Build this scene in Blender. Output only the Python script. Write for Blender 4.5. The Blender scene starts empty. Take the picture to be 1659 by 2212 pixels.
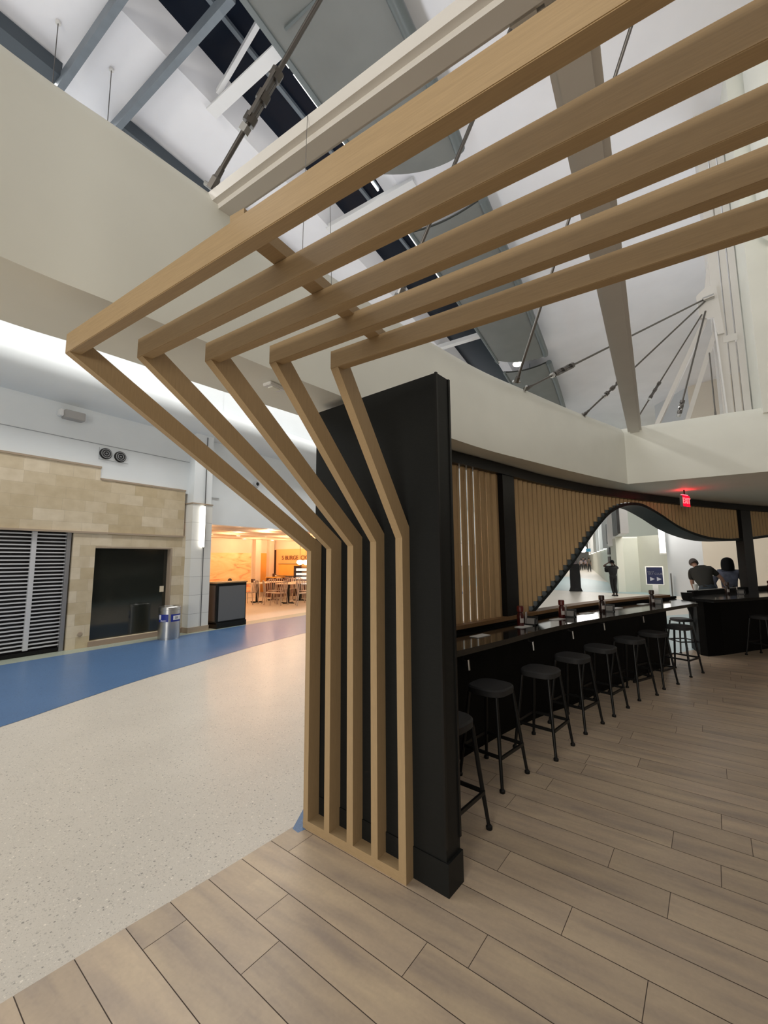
import bpy, bmesh, math, random
from math import sin, cos, pi, radians
from mathutils import Vector, Matrix
from mathutils.geometry import interpolate_bezier

random.seed(7)
SC = bpy.context.scene
COL = SC.collection

# ------------------------------------------------------------------ camera
W, HH = 1659.0, 2212.0
FPX = 904.11
EYE = Vector((0, 0, 1.62))
PITCH, ROLL, YAW = radians(6.4866), radians(-0.40817), radians(32.76822)


def _axes():
    r = Vector((1, 0, 0))
    f = Vector((0, cos(PITCH), sin(PITCH)))
    u = Vector((0, -sin(PITCH), cos(PITCH)))
    r2 = r * cos(ROLL) + u * sin(ROLL)
    u2 = u * cos(ROLL) - r * sin(ROLL)
    m = Matrix.Rotation(YAW, 3, 'Z')
    return m @ r2, m @ u2, m @ f


CR, CU, CF = _axes()
cam_d = bpy.data.cameras.new('camera')
cam = bpy.data.objects.new('camera', cam_d)
COL.objects.link(cam)
cam_d.sensor_fit = 'HORIZONTAL'
cam_d.sensor_width = 36.0
cam_d.lens = FPX / W * 36.0
cam_d.clip_start = 0.02
cam_d.clip_end = 400
m3 = Matrix((CR, CU, -CF)).transposed()
cam.matrix_world = Matrix.Translation(EYE) @ m3.to_4x4()
SC.camera = cam

# ------------------------------------------------------------------ view, world, lights
SC.view_settings.view_transform = 'Standard'
SC.view_settings.look = 'None'
SC.view_settings.gamma = 1.0
SC.view_settings.use_curve_mapping = False
SC.view_settings.exposure = 0.22

world = bpy.data.worlds.new('world')
SC.world = world
world.use_nodes = True
bg = world.node_tree.nodes['Background']
bg.inputs[0].default_value = (1.0, 0.94, 0.86, 1)
bg.inputs[1].default_value = 0.37


def area(name, loc, size, power, color=(1, 1, 1), direction=(0, 0, -1), spread=None):
    d = bpy.data.lights.new(name, 'AREA')
    d.shape = 'RECTANGLE'
    d.size, d.size_y = size
    d.energy = power
    d.color = color
    if spread:
        d.spread = spread
    o = bpy.data.objects.new(name, d)
    COL.objects.link(o)
    # size runs along x, size_y along world Y
    zz_ = -Vector(direction).normalized()
    ref = Vector((0, 1, 0)) if abs(zz_.y) < 0.9 else Vector((0, 0, 1))
    xx_ = ref.cross(zz_).normalized()
    yy_ = zz_.cross(xx_)
    o.matrix_world = Matrix.Translation(Vector(loc)) @ Matrix((xx_, yy_, zz_)).transposed().to_4x4()
    return o


COOL = (0.93, 0.95, 1.0)
NEUT = (1.0, 0.97, 0.92)
WARM = (1.0, 0.62, 0.35)
# cove uplights along the concourse wall and on top of the bulkhead, with one added at the right
area('cove_uplight', (-7.7, 10.0, 5.9), (1.0, 34), 80, COOL, (0.5, 0, 1))
area('unseen_uplight', (-2.35, 2.0, 3.75), (0.4, 9), 112, COOL, (-0.1, 0, 1))
area('unseen_uplight', (1.6, 9.4, 3.75), (2.0, 2.0), 60, COOL, (0, 0.1, 1))
area('unseen_uplight', (5.5, 2.0, 3.75), (1.0, 8.0), 60, NEUT, (-0.36, 0, 0.93))  # no fixture here: added to brighten the left fascia
# concourse downlights out of view, and added fill lights
area('unseen_concourse_fill', (-7.0, 5.0, 8.2), (0.9, 18), 480, NEUT, (0.05, 0, -1))
area('unseen_concourse_fill', (0.4, -8.0, 2.6), (3.2, 2.0), 330, (1.0, 0.94, 0.83), (-0.05, 1, -0.05))  # added behind the camera to light the slat and beam fronts
area('unseen_concourse_fill', (-2.0, 34.0, 7.9), (3.0, 14), 900, NEUT, (0, 0, -1))
area('unseen_concourse_fill', (-6.0, 60.0, 7.9), (6.0, 24), 2200, NEUT, (0, 0, -1))
area('unseen_concourse_fill', (0.8, 20.5, 4.7), (2.6, 1.6), 150, NEUT, (-0.1, 0.5, -0.7))  # added out of sight to brighten the far upper wall


def point(name, loc, power, color, r=0.05):
    d = bpy.data.lights.new(name, 'POINT')
    d.energy = power
    d.color = color
    d.shadow_soft_size = r
    o = bpy.data.objects.new(name, d)
    COL.objects.link(o)
    o.location = loc
    return o


# food hall lamps under its low ceiling
for fx in (-10.0, -11.5, -13.0, -14.3):
    for fy in (6.5, 9.0, 11.5, 13.0):
        point('food_hall_lamp', (fx, fy, 2.40), 18, WARM, 0.04)


# ------------------------------------------------------------------ helpers
def ray(px, py):
    return CF + CR * ((px - W / 2) / FPX) - CU * ((py - HH / 2) / FPX)


def at_z(px, py, z=0.0):
    d = ray(px, py)
    return EYE + d * ((z - EYE.z) / d.z)


def at_x(px, py, x):
    d = ray(px, py)
    return EYE + d * (x / d.x)


def at_y(px, py, y):
    d = ray(px, py)
    return EYE + d * (y / d.y)


def at_pl(px, py, p, n):
    d = ray(px, py)
    n = Vector(n)
    return EYE + d * ((Vector(p) - EYE).dot(n) / d.dot(n))


def lin(c):
    c = c / 255.0
    return c / 12.92 if c <= 0.04045 else ((c + 0.055) / 1.055) ** 2.4


def rgb(r, g, b):
    return (lin(r), lin(g), lin(b), 1)


MATS = {}


def mat(name, color, rough=0.5, metal=0.0, spec=0.5, var=0.0, scale=8.0, stretch=(1, 1, 1), bump=0.0, emit=None, coat=0.0):
    if name in MATS:
        return MATS[name]
    m = bpy.data.materials.new(name)
    m.use_nodes = True
    nt = m.node_tree
    b = nt.nodes['Principled BSDF']
    col = tuple(color[:3]) + (1,)
    b.inputs['Base Color'].default_value = col
    b.inputs['Roughness'].default_value = rough
    b.inputs['Metallic'].default_value = metal
    b.inputs['Specular IOR Level'].default_value = spec
    if coat:
        b.inputs['Coat Weight'].default_value = coat
    if emit:
        b.inputs['Emission Color'].default_value = tuple(emit[0][:3]) + (1,)
        b.inputs['Emission Strength'].default_value = emit[1]
    if var or bump:
        tc = nt.nodes.new('ShaderNodeTexCoord')
        mp = nt.nodes.new('ShaderNodeMapping')
        mp.inputs['Scale'].default_value = stretch
        nz = nt.nodes.new('ShaderNodeTexNoise')
        nz.inputs['Scale'].default_value = scale
        nz.inputs['Detail'].default_value = 5
        nt.links.new(tc.outputs['Object'], mp.inputs[0])
        nt.links.new(mp.outputs[0], nz.inputs['Vector'])
        if var:
            rp = nt.nodes.new('ShaderNodeValToRGB')
            rp.color_ramp.elements[0].position = 0.3
            rp.color_ramp.elements[1].position = 0.7
            rp.color_ramp.elements[0].color = tuple(max(0, c * (1 - var)) for c in col[:3]) + (1,)
            rp.color_ramp.elements[1].color = tuple(min(1, c * (1 + var)) for c in col[:3]) + (1,)
            nt.links.new(nz.outputs['Fac'], rp.inputs[0])
            nt.links.new(rp.outputs[0], b.inputs['Base Color'])
        if bump:
            bp = nt.nodes.new('ShaderNodeBump')
            bp.inputs['Strength'].default_value = bump
            bp.inputs['Distance'].default_value = 0.01
            nt.links.new(nz.outputs['Fac'], bp.inputs['Height'])
            nt.links.new(bp.outputs[0], b.inputs['Normal'])
    MATS[name] = m
    return m


class MB:
    """collects shapes, then links them as one mesh object"""

    def __init__(self):
        self.v, self.f, self.mi = [], [], []
        self.uv = {}

    def add(self, vs, fs, mi=0):
        n = len(self.v)
        self.v += [Vector(p) for p in vs]
        for f in fs:
            self.f.append([i + n for i in f])
            self.mi.append(mi)
        return self

    def box(self, a, b, mi=0, bev=0.0):
        x0, x1 = sorted((a[0], b[0]))
        y0, y1 = sorted((a[1], b[1]))
        z0, z1 = sorted((a[2], b[2]))
        if bev:
            bm = bmesh.new()
            bmesh.ops.create_cube(bm, size=1, matrix=Matrix.Translation(((x0 + x1) / 2, (y0 + y1) / 2, (z0 + z1) / 2)) @ Matrix.Diagonal((x1 - x0, y1 - y0, z1 - z0, 1)))
            bmesh.ops.bevel(bm, geom=bm.edges[:], offset=bev, segments=2, affect='EDGES')
            return self.bm(bm, mi)
        vs = [(x0, y0, z0), (x1, y0, z0), (x1, y1, z0), (x0, y1, z0), (x0, y0, z1), (x1, y0, z1), (x1, y1, z1), (x0, y1, z1)]
        return self.add(vs, [(0, 3, 2, 1), (4, 5, 6, 7), (0, 1, 5, 4), (1, 2, 6, 5), (2, 3, 7, 6), (3, 0, 4, 7)], mi)

    def obox(self, c, ax, ay, az, mi=0):
        """box by centre and three half-axis vectors"""
        c, ax, ay, az = Vector(c), Vector(ax), Vector(ay), Vector(az)
        vs = [c + ax * i + ay * j + az * k for k in (-1, 1) for i, j in ((-1, -1), (1, -1), (1, 1), (-1, 1))]
        return self.add(vs, [(0, 3, 2, 1), (4, 5, 6, 7), (0, 1, 5, 4), (1, 2, 6, 5), (2, 3, 7, 6), (3, 0, 4, 7)], mi)

    def bar(self, p, q, w, h, up=(0, 0, 1), mi=0):
        p, q = Vector(p), Vector(q)
        d = (q - p)
        s = d.cross(Vector(up))
        if s.length < 1e-6:
            s = d.cross(Vector((1, 0, 0)))
        s.normalize()
        u = s.cross(d).normalized()
        return self.obox((p + q) / 2, d / 2, s * w / 2, u * h / 2, mi)

    def bm(self, bm, mi=0):
        bm.verts.index_update()
        self.add([v.co.copy() for v in bm.verts], [[v.index for v in f.verts] for f in bm.faces], mi)
        bm.free()
        return self

    def prism(self, poly, z0, z1, mi=0):
        n = len(poly)
        vs = [(p[0], p[1], z0) for p in poly] + [(p[0], p[1], z1) for p in poly]
        fs = [list(range(n))[::-1], list(range(n, 2 * n))]
        fs += [(i, (i + 1) % n, n + (i + 1) % n, n + i) for i in range(n)]
        return self.add(vs, fs, mi)

    def extr(self, poly, axis, a, b, mi=0):
        """polygon given in the two other axes, extruded along axis from a to b"""
        n = len(poly)

        def P(p, t):
            return {'x': (t, p[0], p[1]), 'y': (p[0], t, p[1]), 'z': (p[0], p[1], t)}[axis]
        vs = [P(p, a) for p in poly] + [P(p, b) for p in poly]
        fs = [list(range(n))[::-1], list(range(n, 2 * n))]
        fs += [(i, (i + 1) % n, n + (i + 1) % n, n + i) for i in range(n)]
        return self.add(vs, fs, mi)

    def tube(self, pts, r, n=10, mi=0, cap=True):
        pts = [Vector(p) for p in pts]
        rs = r if isinstance(r, (list, tuple)) else [r] * len(pts)
        rings = []
        ref = None
        for i, p in enumerate(pts):
            d = (pts[min(i + 1, len(pts) - 1)] - pts[max(i - 1, 0)])
            if d.length < 1e-9:
                d = Vector((0, 0, 1))
            d.normalize()
            if ref is None:
                ref = d.orthogonal().normalized()
            ref = (ref - d * ref.dot(d)).normalized()
            s = d.cross(ref)
            rings.append([p + (ref * cos(2 * pi * k / n) + s * sin(2 * pi * k / n)) * rs[i] for k in range(n)])
        vs = [v for ring in rings for v in ring]
        fs = []
        for i in range(len(pts) - 1):
            for k in range(n):
                fs.append((i * n + k, i * n + (k + 1) % n, (i + 1) * n + (k + 1) % n, (i + 1) * n + k))
        if cap:
            fs.append(list(range(n))[::-1])
            fs.append([(len(pts) - 1) * n + k for k in range(n)])
        return self.add(vs, fs, mi)

    def lathe(self, prof, c=(0, 0, 0), n=24, mi=0, sx=1, sy=1):
        vs = []
        for r, z in prof:
            for k in range(n):
                vs.append((c[0] + r * sx * cos(2 * pi * k / n), c[1] + r * sy * sin(2 * pi * k / n), c[2] + z))
        fs = []
        for i in range(len(prof) - 1):
            for k in range(n):
                fs.append((i * n + k, i * n + (k + 1) % n, (i + 1) * n + (k + 1) % n, (i + 1) * n + k))
        fs.append(list(range(n))[::-1])
        fs.append([(len(prof) - 1) * n + k for k in range(n)])
        return self.add(vs, fs, mi)

    def move(self, d):
        d = Vector(d)
        self.v = [p + d for p in self.v]
        return self

    def xf(self, m):
        self.v = [m @ p for p in self.v]
        return self

    def build(self, name, mats, parent=None, smooth=False, off=None):
        if off is None and parent is not None:
            off = org(parent)
        me = bpy.data.meshes.new(name)
        vs = [tuple(p - off) if off is not None else tuple(p) for p in self.v]
        me.from_pydata(vs, [], self.f)
        ms = mats if isinstance(mats, (list, tuple)) else [mats]
        for m in ms:
            me.materials.append(m)
        me.polygons.foreach_set('material_index', self.mi)
        if smooth:
            me.polygons.foreach_set('use_smooth', [True] * len(me.polygons))
            try:
                me.set_sharp_from_angle(angle=radians(38))
            except Exception:
                pass
        me.update()
        o = bpy.data.objects.new(name, me)
        COL.objects.link(o)
        if parent is not None:
            o.parent = parent
        return o


def org(o):
    p = Vector((0, 0, 0))
    while o is not None:
        p = p + o.location
        o = o.parent
    return p


def tag(o, label=None, cat=None, group=None, kind=None):
    if label:
        o['label'] = label
    if cat:
        o['category'] = cat
    if group:
        o['group'] = group
    if kind:
        o['kind'] = kind
    return o


def thing(name, label, cat, loc=(0, 0, 0), group=None):
    o = bpy.data.objects.new(name, None)
    o.empty_display_size = 0.1
    COL.objects.link(o)
    o.location = loc
    return tag(o, label, cat, group)


def struct(o, label=None):
    o['kind'] = 'structure'
    if label:
        o['label'] = label
    return o


def dup(o, parent=None):
    c = o.copy()
    COL.objects.link(c)
    if parent is not None:
        c.parent = parent
    for ch in list(o.children):
        dup(ch, c)
    return c


def text_mb(s, size, extrude=0.002, align='CENTER'):
    """text as geometry in the XZ plane, facing -Y"""
    cu = bpy.data.curves.new('t', 'FONT')
    cu.body = s
    cu.size = size
    cu.extrude = extrude
    cu.align_x = align
    cu.align_y = 'CENTER'
    ob = bpy.data.objects.new('t', cu)
    COL.objects.link(ob)
    dg = bpy.context.evaluated_depsgraph_get()
    me = bpy.data.meshes.new_from_object(ob.evaluated_get(dg))
    b = MB()
    R = Matrix.Rotation(pi / 2, 4, 'X')
    b.add([R @ v.co for v in me.vertices], [list(p.vertices) for p in me.polygons])
    bpy.data.objects.remove(ob)
    bpy.data.curves.remove(cu)
    bpy.data.meshes.remove(me)
    return b


def smooth_path(pts, n=6):
    """Catmull-Rom through 2-D/3-D points"""
    P = [Vector(p) for p in pts]
    out = []
    for i in range(len(P) - 1):
        p0 = P[i - 1] if i else P[i] * 2 - P[i + 1]
        p1, p2 = P[i], P[i + 1]
        p3 = P[i + 2] if i + 2 < len(P) else P[i + 1] * 2 - P[i]
        for k in range(n):
            t = k / n
            out.append(0.5 * ((2 * p1) + (p2 - p0) * t + (2 * p0 - 5 * p1 + 4 * p2 - p3) * t * t + (3 * p1 - p0 - 3 * p2 + p3) * t ** 3))
    out.append(P[-1])
    return out


def resample(path, step):
    P = [Vector(p) for p in path]
    out = [P[0].copy()]
    need = step
    for a, b in zip(P[:-1], P[1:]):
        L = (b - a).length
        pos = 0.0
        while L - pos >= need:
            pos += need
            out.append(a.lerp(b, pos / L))
            need = step
        need -= (L - pos)
    return out


# ------------------------------------------------------------------ materials
PAINT = mat('bulkhead_paint', (0.83, 0.84, 0.77), 0.6, var=0.02, scale=3)
WHITE = mat('white_paint', (0.80, 0.80, 0.80), 0.55, var=0.015, scale=2)
CEIL = mat('ceiling_white', (0.84, 0.84, 0.87), 0.7, var=0.03, scale=1.2, bump=0.15)
WALLW = mat('concourse_wall_white', (0.74, 0.78, 0.80), 0.5, var=0.02, scale=2)
TUBE = mat('tube_steel_white', (0.70, 0.68, 0.65), 0.45, var=0.02, scale=4)
STEELB = mat('blue_grey_steel', (0.17, 0.20, 0.23), 0.45, var=0.08, scale=6)
SLATE = mat('dark_slate_steel', (0.05, 0.065, 0.08), 0.5)
BLACKP = mat('black_laminate', (0.0105, 0.0115, 0.0115), 0.45, spec=0.18, var=0.12, scale=30, stretch=(1, 1, 6))
BLACKM = mat('black_metal', (0.008, 0.008, 0.008), 0.38, spec=0.25)
BLACKB = mat('black_bar_front', (0.0045, 0.0045, 0.0045), 0.5, spec=0.08)
BLACKC = mat('black_stone_counter', (0.012, 0.012, 0.012), 0.09, spec=0.6)
SEATM = mat('charcoal_vinyl', (0.026, 0.026, 0.027), 0.6, spec=0.25)
CHROME = mat('brushed_steel', (0.55, 0.55, 0.54), 0.28, metal=1.0)
RODM = mat('dark_steel_rod', (0.16, 0.15, 0.14), 0.35, metal=0.9)
GLASSD = mat('night_glass', (0.008, 0.012, 0.022), 0.25, spec=0.12)
LAMP = mat('lamp_white', (0.9, 0.9, 0.9), 0.4, emit=((1, 0.98, 0.92), 5.0))
LOUV = mat('grey_sail_panel', (0.168, 0.175, 0.165), 0.5, var=0.06, scale=2)
LOUVE = mat('grey_sail_edge', (0.12, 0.14, 0.14), 0.4)


def wood_mat(name, c, stretch):
    m = mat(name, c, 0.5, spec=0.35, var=0.07, scale=9, stretch=stretch)
    return m


WOOD_Z = wood_mat('tan_wood_laminate', (0.40, 0.285, 0.158), (30, 30, 1.5))
WOOD_X = wood_mat('tan_wood_laminate_beam', (0.40, 0.285, 0.158), (1.5, 30, 30))
WOODS = wood_mat('wood_slat', (0.49, 0.335, 0.175), (20, 20, 1.2))


def terrazzo(name, base, chips=True):
    m = bpy.data.materials.new(name)
    m.use_nodes = True
    nt = m.node_tree
    N, L = nt.nodes, nt.links
    b = N['Principled BSDF']
    b.inputs['Roughness'].default_value = 0.34
    b.inputs['Specular IOR Level'].default_value = 0.5
    tc = N.new('ShaderNodeTexCoord')
    nz = N.new('ShaderNodeTexNoise')
    nz.inputs['Scale'].default_value = 2.0
    nz.inputs['Detail'].default_value = 8
    L.new(tc.outputs['Object'], nz.inputs['Vector'])
    rp = N.new('ShaderNodeValToRGB')
    rp.color_ramp.elements[0].position = 0.3
    rp.color_ramp.elements[1].position = 0.7
    rp.color_ramp.elements[0].color = tuple(c * 0.95 for c in base) + (1,)
    rp.color_ramp.elements[1].color = tuple(min(1, c * 1.04) for c in base) + (1,)
    L.new(nz.outputs['Fac'], rp.inputs[0])
    cur = rp.outputs[0]
    # chips of three sizes: cell colour picks the tone, distance makes the chip
    for sc, th, dark, light in ((60, 0.34, 0.40, 1.35), (120, 0.40, 0.60, 1.25), (240, 0.45, 0.75, 1.15)):
        vo = N.new('ShaderNodeTexVoronoi')
        vo.inputs['Scale'].default_value = sc
        L.new(tc.outputs['Object'], vo.inputs['Vector'])
        lt = N.new('ShaderNodeMath'); lt.operation = 'LESS_THAN'
        lt.inputs[1].default_value = th
        L.new(vo.outputs['Distance'], lt.inputs[0])
        sp = N.new('ShaderNodeSeparateColor')
        L.new(vo.outputs['Color'], sp.inputs[0])
        ok = N.new('ShaderNodeMath'); ok.operation = 'GREATER_THAN'
        ok.inputs[1].default_value = 0.66
        L.new(sp.outputs[1], ok.inputs[0])
        mu = N.new('ShaderNodeMath'); mu.operation = 'MULTIPLY'
        L.new(lt.outputs[0], mu.inputs[0]); L.new(ok.outputs[0], mu.inputs[1])
        cr = N.new('ShaderNodeValToRGB')
        cr.color_ramp.elements[0].color = tuple(c * dark for c in base) + (1,)
        cr.color_ramp.elements[1].color = tuple(min(1, c * light) for c in base) + (1,)
        cr.color_ramp.interpolation = 'LINEAR'
        L.new(sp.outputs[0], cr.inputs[0])
        mx = N.new('ShaderNodeMix'); mx.data_type = 'RGBA'
        L.new(mu.outputs[0], mx.inputs['Factor'])
        L.new(cur, mx.inputs['A']); L.new(cr.outputs[0], mx.inputs['B'])
        cur = mx.outputs['Result']
    L.new(cur, b.inputs['Base Color'])
    return m


TERR = terrazzo('cream_terrazzo', (0.62, 0.575, 0.505))
BLUET = terrazzo('blue_terrazzo', (0.085, 0.17, 0.33))
TEALT = terrazzo('pale_teal_terrazzo', (0.36, 0.50, 0.53))
EDGET = terrazzo('sage_terrazzo', (0.36, 0.40, 0.33))


def plank_mat():
    m = bpy.data.materials.new('plank_tile')
    m.use_nodes = True
    nt = m.node_tree
    N, L = nt.nodes, nt.links
    b = N['Principled BSDF']
    b.inputs['Roughness'].default_value = 0.42
    uv = N.new('ShaderNodeUVMap')
    wn = N.new('ShaderNodeTexWhiteNoise'); wn.noise_dimensions = '2D'
    L.new(uv.outputs[0], wn.inputs['Vector'])
    tc = N.new('ShaderNodeTexCoord')
    mp = N.new('ShaderNodeMapping')
    mp.inputs['Rotation'].default_value = (0, 0, radians(5.1))
    mp.inputs['Scale'].default_value = (1.3, 7, 1)
    L.new(tc.outputs['Object'], mp.inputs[0])
    ad = N.new('ShaderNodeVectorMath'); ad.operation = 'ADD'
    L.new(mp.outputs[0], ad.inputs[0])
    sc = N.new('ShaderNodeVectorMath'); sc.operation = 'SCALE'; sc.inputs['Scale'].default_value = 40
    L.new(wn.outputs['Color'], sc.inputs[0]); L.new(sc.outputs[0], ad.inputs[1])
    nz = N.new('ShaderNodeTexNoise'); nz.inputs['Scale'].default_value = 1.6; nz.inputs['Detail'].default_value = 5
    L.new(ad.outputs[0], nz.inputs['Vector'])
    rp = N.new('ShaderNodeValToRGB')
    e = rp.color_ramp.elements
    e[0].position = 0.28; e[0].color = (0.36, 0.29, 0.235, 1)
    e[1].position = 0.72; e[1].color = (0.61, 0.485, 0.335, 1)
    k = e.new(0.5); k.color = (0.495, 0.39, 0.285, 1)
    L.new(nz.outputs['Fac'], rp.inputs[0])
    f = N.new('ShaderNodeTexNoise'); f.inputs['Scale'].default_value = 60; f.inputs['Detail'].default_value = 4
    L.new(tc.outputs['Object'], f.inputs['Vector'])
    hs = N.new('ShaderNodeHueSaturation')
    mr = N.new('ShaderNodeMapRange'); mr.inputs['To Min'].default_value = 0.9; mr.inputs['To Max'].default_value = 1.1
    L.new(f.outputs['Fac'], mr.inputs[0]); L.new(mr.outputs[0], hs.inputs['Value'])
    L.new(rp.outputs[0], hs.inputs['Color'])
    mr2 = N.new('ShaderNodeMapRange'); mr2.inputs['To Min'].default_value = 0.88; mr2.inputs['To Max'].default_value = 1.1
    L.new(wn.outputs['Value'], mr2.inputs[0])
    hs2 = N.new('ShaderNodeHueSaturation')
    L.new(mr2.outputs[0], hs2.inputs['Value']); L.new(hs.outputs[0], hs2.inputs['Color'])
    L.new(hs2.outputs[0], b.inputs['Base Color'])
    return m


def stone_mat():
    m = bpy.data.materials.new('beige_stone_blocks')
    m.use_nodes = True
    nt = m.node_tree
    N, L = nt.nodes, nt.links
    b = N['Principled BSDF']
    b.inputs['Roughness'].default_value = 0.6
    tc = N.new('ShaderNodeTexCoord')
    mp = N.new('ShaderNodeMapping')
    sx = N.new('ShaderNodeSeparateXYZ'); cx = N.new('ShaderNodeCombineXYZ')
    L.new(tc.outputs['Object'], sx.inputs[0])
    L.new(sx.outputs['Y'], cx.inputs['X']); L.new(sx.outputs['Z'], cx.inputs['Y'])
    br = N.new('ShaderNodeTexBrick')
    br.inputs['Scale'].default_value = 1.0
    br.inputs['Brick Width'].default_value = 0.47
    br.inputs['Row Height'].default_value = 0.215
    br.inputs['Mortar Size'].default_value = 0.0012
    br.inputs['Bias'].default_value = 0.1
    br.offset = 0.37
    br.squash = 0.8
    br.squash_frequency = 3
    br.inputs['Color1'].default_value = (0.52, 0.42, 0.26, 1)
    br.inputs['Color2'].default_value = (0.70, 0.61, 0.46, 1)
    br.inputs['Mortar'].default_value = (0.40, 0.34, 0.26, 1)
    L.new(cx.outputs[0], br.inputs['Vector'])
    nz = N.new('ShaderNodeTexNoise'); nz.inputs['Scale'].default_value = 5; nz.inputs['Detail'].default_value = 7
    L.new(cx.outputs[0], nz.inputs['Vector'])
    mx = N.new('ShaderNodeMix'); mx.data_type = 'RGBA'; mx.blend_type = 'MULTIPLY'
    mx.inputs['Factor'].default_value = 0.35
    rp = N.new('ShaderNodeValToRGB')
    rp.color_ramp.elements[0].position = 0.3; rp.color_ramp.elements[0].color = (0.62, 0.56, 0.46, 1)
    rp.color_ramp.elements[1].position = 0.65; rp.color_ramp.elements[1].color = (1, 1, 1, 1)
    L.new(nz.outputs['Fac'], rp.inputs[0])
    L.new(br.outputs['Color'], mx.inputs['A']); L.new(rp.outputs[0], mx.inputs['B'])
    L.new(mx.outputs['Result'], b.inputs['Base Color'])
    return m


def column_mat():
    m = bpy.data.materials.new('pale_column_tiles')
    m.use_nodes = True
    nt = m.node_tree
    N, L = nt.nodes, nt.links
    b = N['Principled BSDF']
    b.inputs['Roughness'].default_value = 0.5
    tc = N.new('ShaderNodeTexCoord')
    sx = N.new('ShaderNodeSeparateXYZ'); cx = N.new('ShaderNodeCombineXYZ')
    L.new(tc.outputs['Object'], sx.inputs[0])
    L.new(sx.outputs['Y'], cx.inputs['X']); L.new(sx.outputs['Z'], cx.inputs['Y'])
    br = N.new('ShaderNodeTexBrick')
    br.inputs['Scale'].default_value = 1.0
    br.inputs['Brick Width'].default_value = 3.0
    br.inputs['Row Height'].default_value = 0.42
    br.inputs['Mortar Size'].default_value = 0.004
    br.offset = 0
    br.inputs['Color1'].default_value = (0.76, 0.76, 0.72, 1)
    br.inputs['Color2'].default_value = (0.71, 0.71, 0.675, 1)
    br.inputs['Mortar'].default_value = (0.40, 0.39, 0.37, 1)
    L.new(cx.outputs[0], br.inputs['Vector'])
    L.new(br.outputs['Color'], b.inputs['Base Color'])
    return m


PLANK = plank_mat()
STONE = stone_mat()
COLM = column_mat()
GROUT = mat('dark_grout', (0.12, 0.09, 0.07), 0.8)
STONET = mat('stone_trim', (0.38, 0.30, 0.22), 0.6)

# ------------------------------------------------------------------ floor
A51 = radians(5.1)
EX = Vector((cos(A51), -sin(A51), 0))
EY = Vector((sin(A51), cos(A51), 0))

# the curve the bar's screen stands on, and the bulkhead over it
SCR = [(-2.394, .555), (-2.347, .954), (-2.255, 1.673), (-2.12, 2.30), (-1.93, 3.05), (-1.691, 3.862), (-1.476, 4.667), (-1.194, 5.736), (-.736, 7.039), (-.018, 8.548), (.943, 10.279), (2.132, 12.129), (3.6, 14.0), (5.4, 15.7)]
SCRP = [Vector((p[0], p[1], 0)) for p in smooth_path([(a, b, 0) for a, b in SCR], 8)]


def on_scr(px, py):
    """where a pixel's ray meets the upright surface over the screen curve"""
    d = ray(px, py)
    best = None
    for a, b in zip(SCRP[:-1], SCRP[1:]):
        e = b - a
        det = -d.x * e.y + e.x * d.y
        if abs(det) < 1e-9:
            continue
        t = (-a.x * e.y + e.x * a.y) / det
        s = (d.x * a.y - d.y * a.x) / det
        if t > 0 and -0.001 <= s <= 1.001 and (best is None or t < best[0]):
            best = (t, EYE + d * t)
    return best[1]


SCRL = [0.0]
for a, b in zip(SCRP[:-1], SCRP[1:]):
    SCRL.append(SCRL[-1] + (b - a).length)


def scr_s(p):
    """arc length of the screen curve nearest to a point"""
    best = None
    for i, (a, b) in enumerate(zip(SCRP[:-1], SCRP[1:])):
        e = b - a
        t = max(0, min(1, (Vector((p[0], p[1], 0)) - a).dot(e) / e.dot(e)))
        q = a + e * t
        dd = (Vector((p[0], p[1], 0)) - q).length
        if best is None or dd < best[0]:
            best = (dd, SCRL[i] + e.length * t)
    return best[1]


def scr_p(s, off=0.0, z=0.0):
    """point at arc length s, moved off to the bar side (positive = towards the stools)"""
    for i in range(len(SCRP) - 1):
        if SCRL[i + 1] >= s or i == len(SCRP) - 2:
            a, b = SCRP[i], SCRP[i + 1]
            e = (b - a).normalized()
            q = a + e * (s - SCRL[i])
            n = Vector((e.y, -e.x, 0))
            return q + n * off + Vector((0, 0, z)), e, n


fl = MB().add([(-40, -9, 0), (26, -9, 0), (26, 130, 0), (-40, 130, 0)], [(0, 1, 2, 3)]).build('floor', TERR)
struct(fl, 'cream speckled terrazzo floor of the concourse')

inner_blue = [(-4.7, -5), (-5.0, -2), (-5.28, 0.3), (-5.558, 1.594), (-5.775, 2.261), (-6.053, 3.177), (-6.312, 4.42), (-6.55, 5.715), (-6.70, 7.094), (-6.85, 9.5), (-7.1, 13), (-7.8, 20)]
ib = smooth_path([(a, b, 0) for a, b in inner_blue], 6)
bb = MB().add([(p.x, p.y, 0.003) for p in ib] + [(-8.82, 20, 0.003), (-8.82, -5, 0.003)], [list(range(len(ib) + 2))]).build('blue_band', BLUET, fl)
bb['label'] = 'blue terrazzo band along the shopfronts'
MB().add([(-8.82, -5, 0.0025), (-8.82, 20, 0.0025), (-9.3, 20, 0.0025), (-9.3, -5, 0.0025)], [(0, 1, 2, 3)]).build('sage_border', EDGET, fl)

# tiled bar floor: planks with real joints
edge = [(-2.30, -1.2), (-2.20, 0.0), (-2.137, .686), (-2.085, 1.096), (-2.029, 1.468), (-1.983, 1.862), (-1.955, 2.10)]


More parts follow.
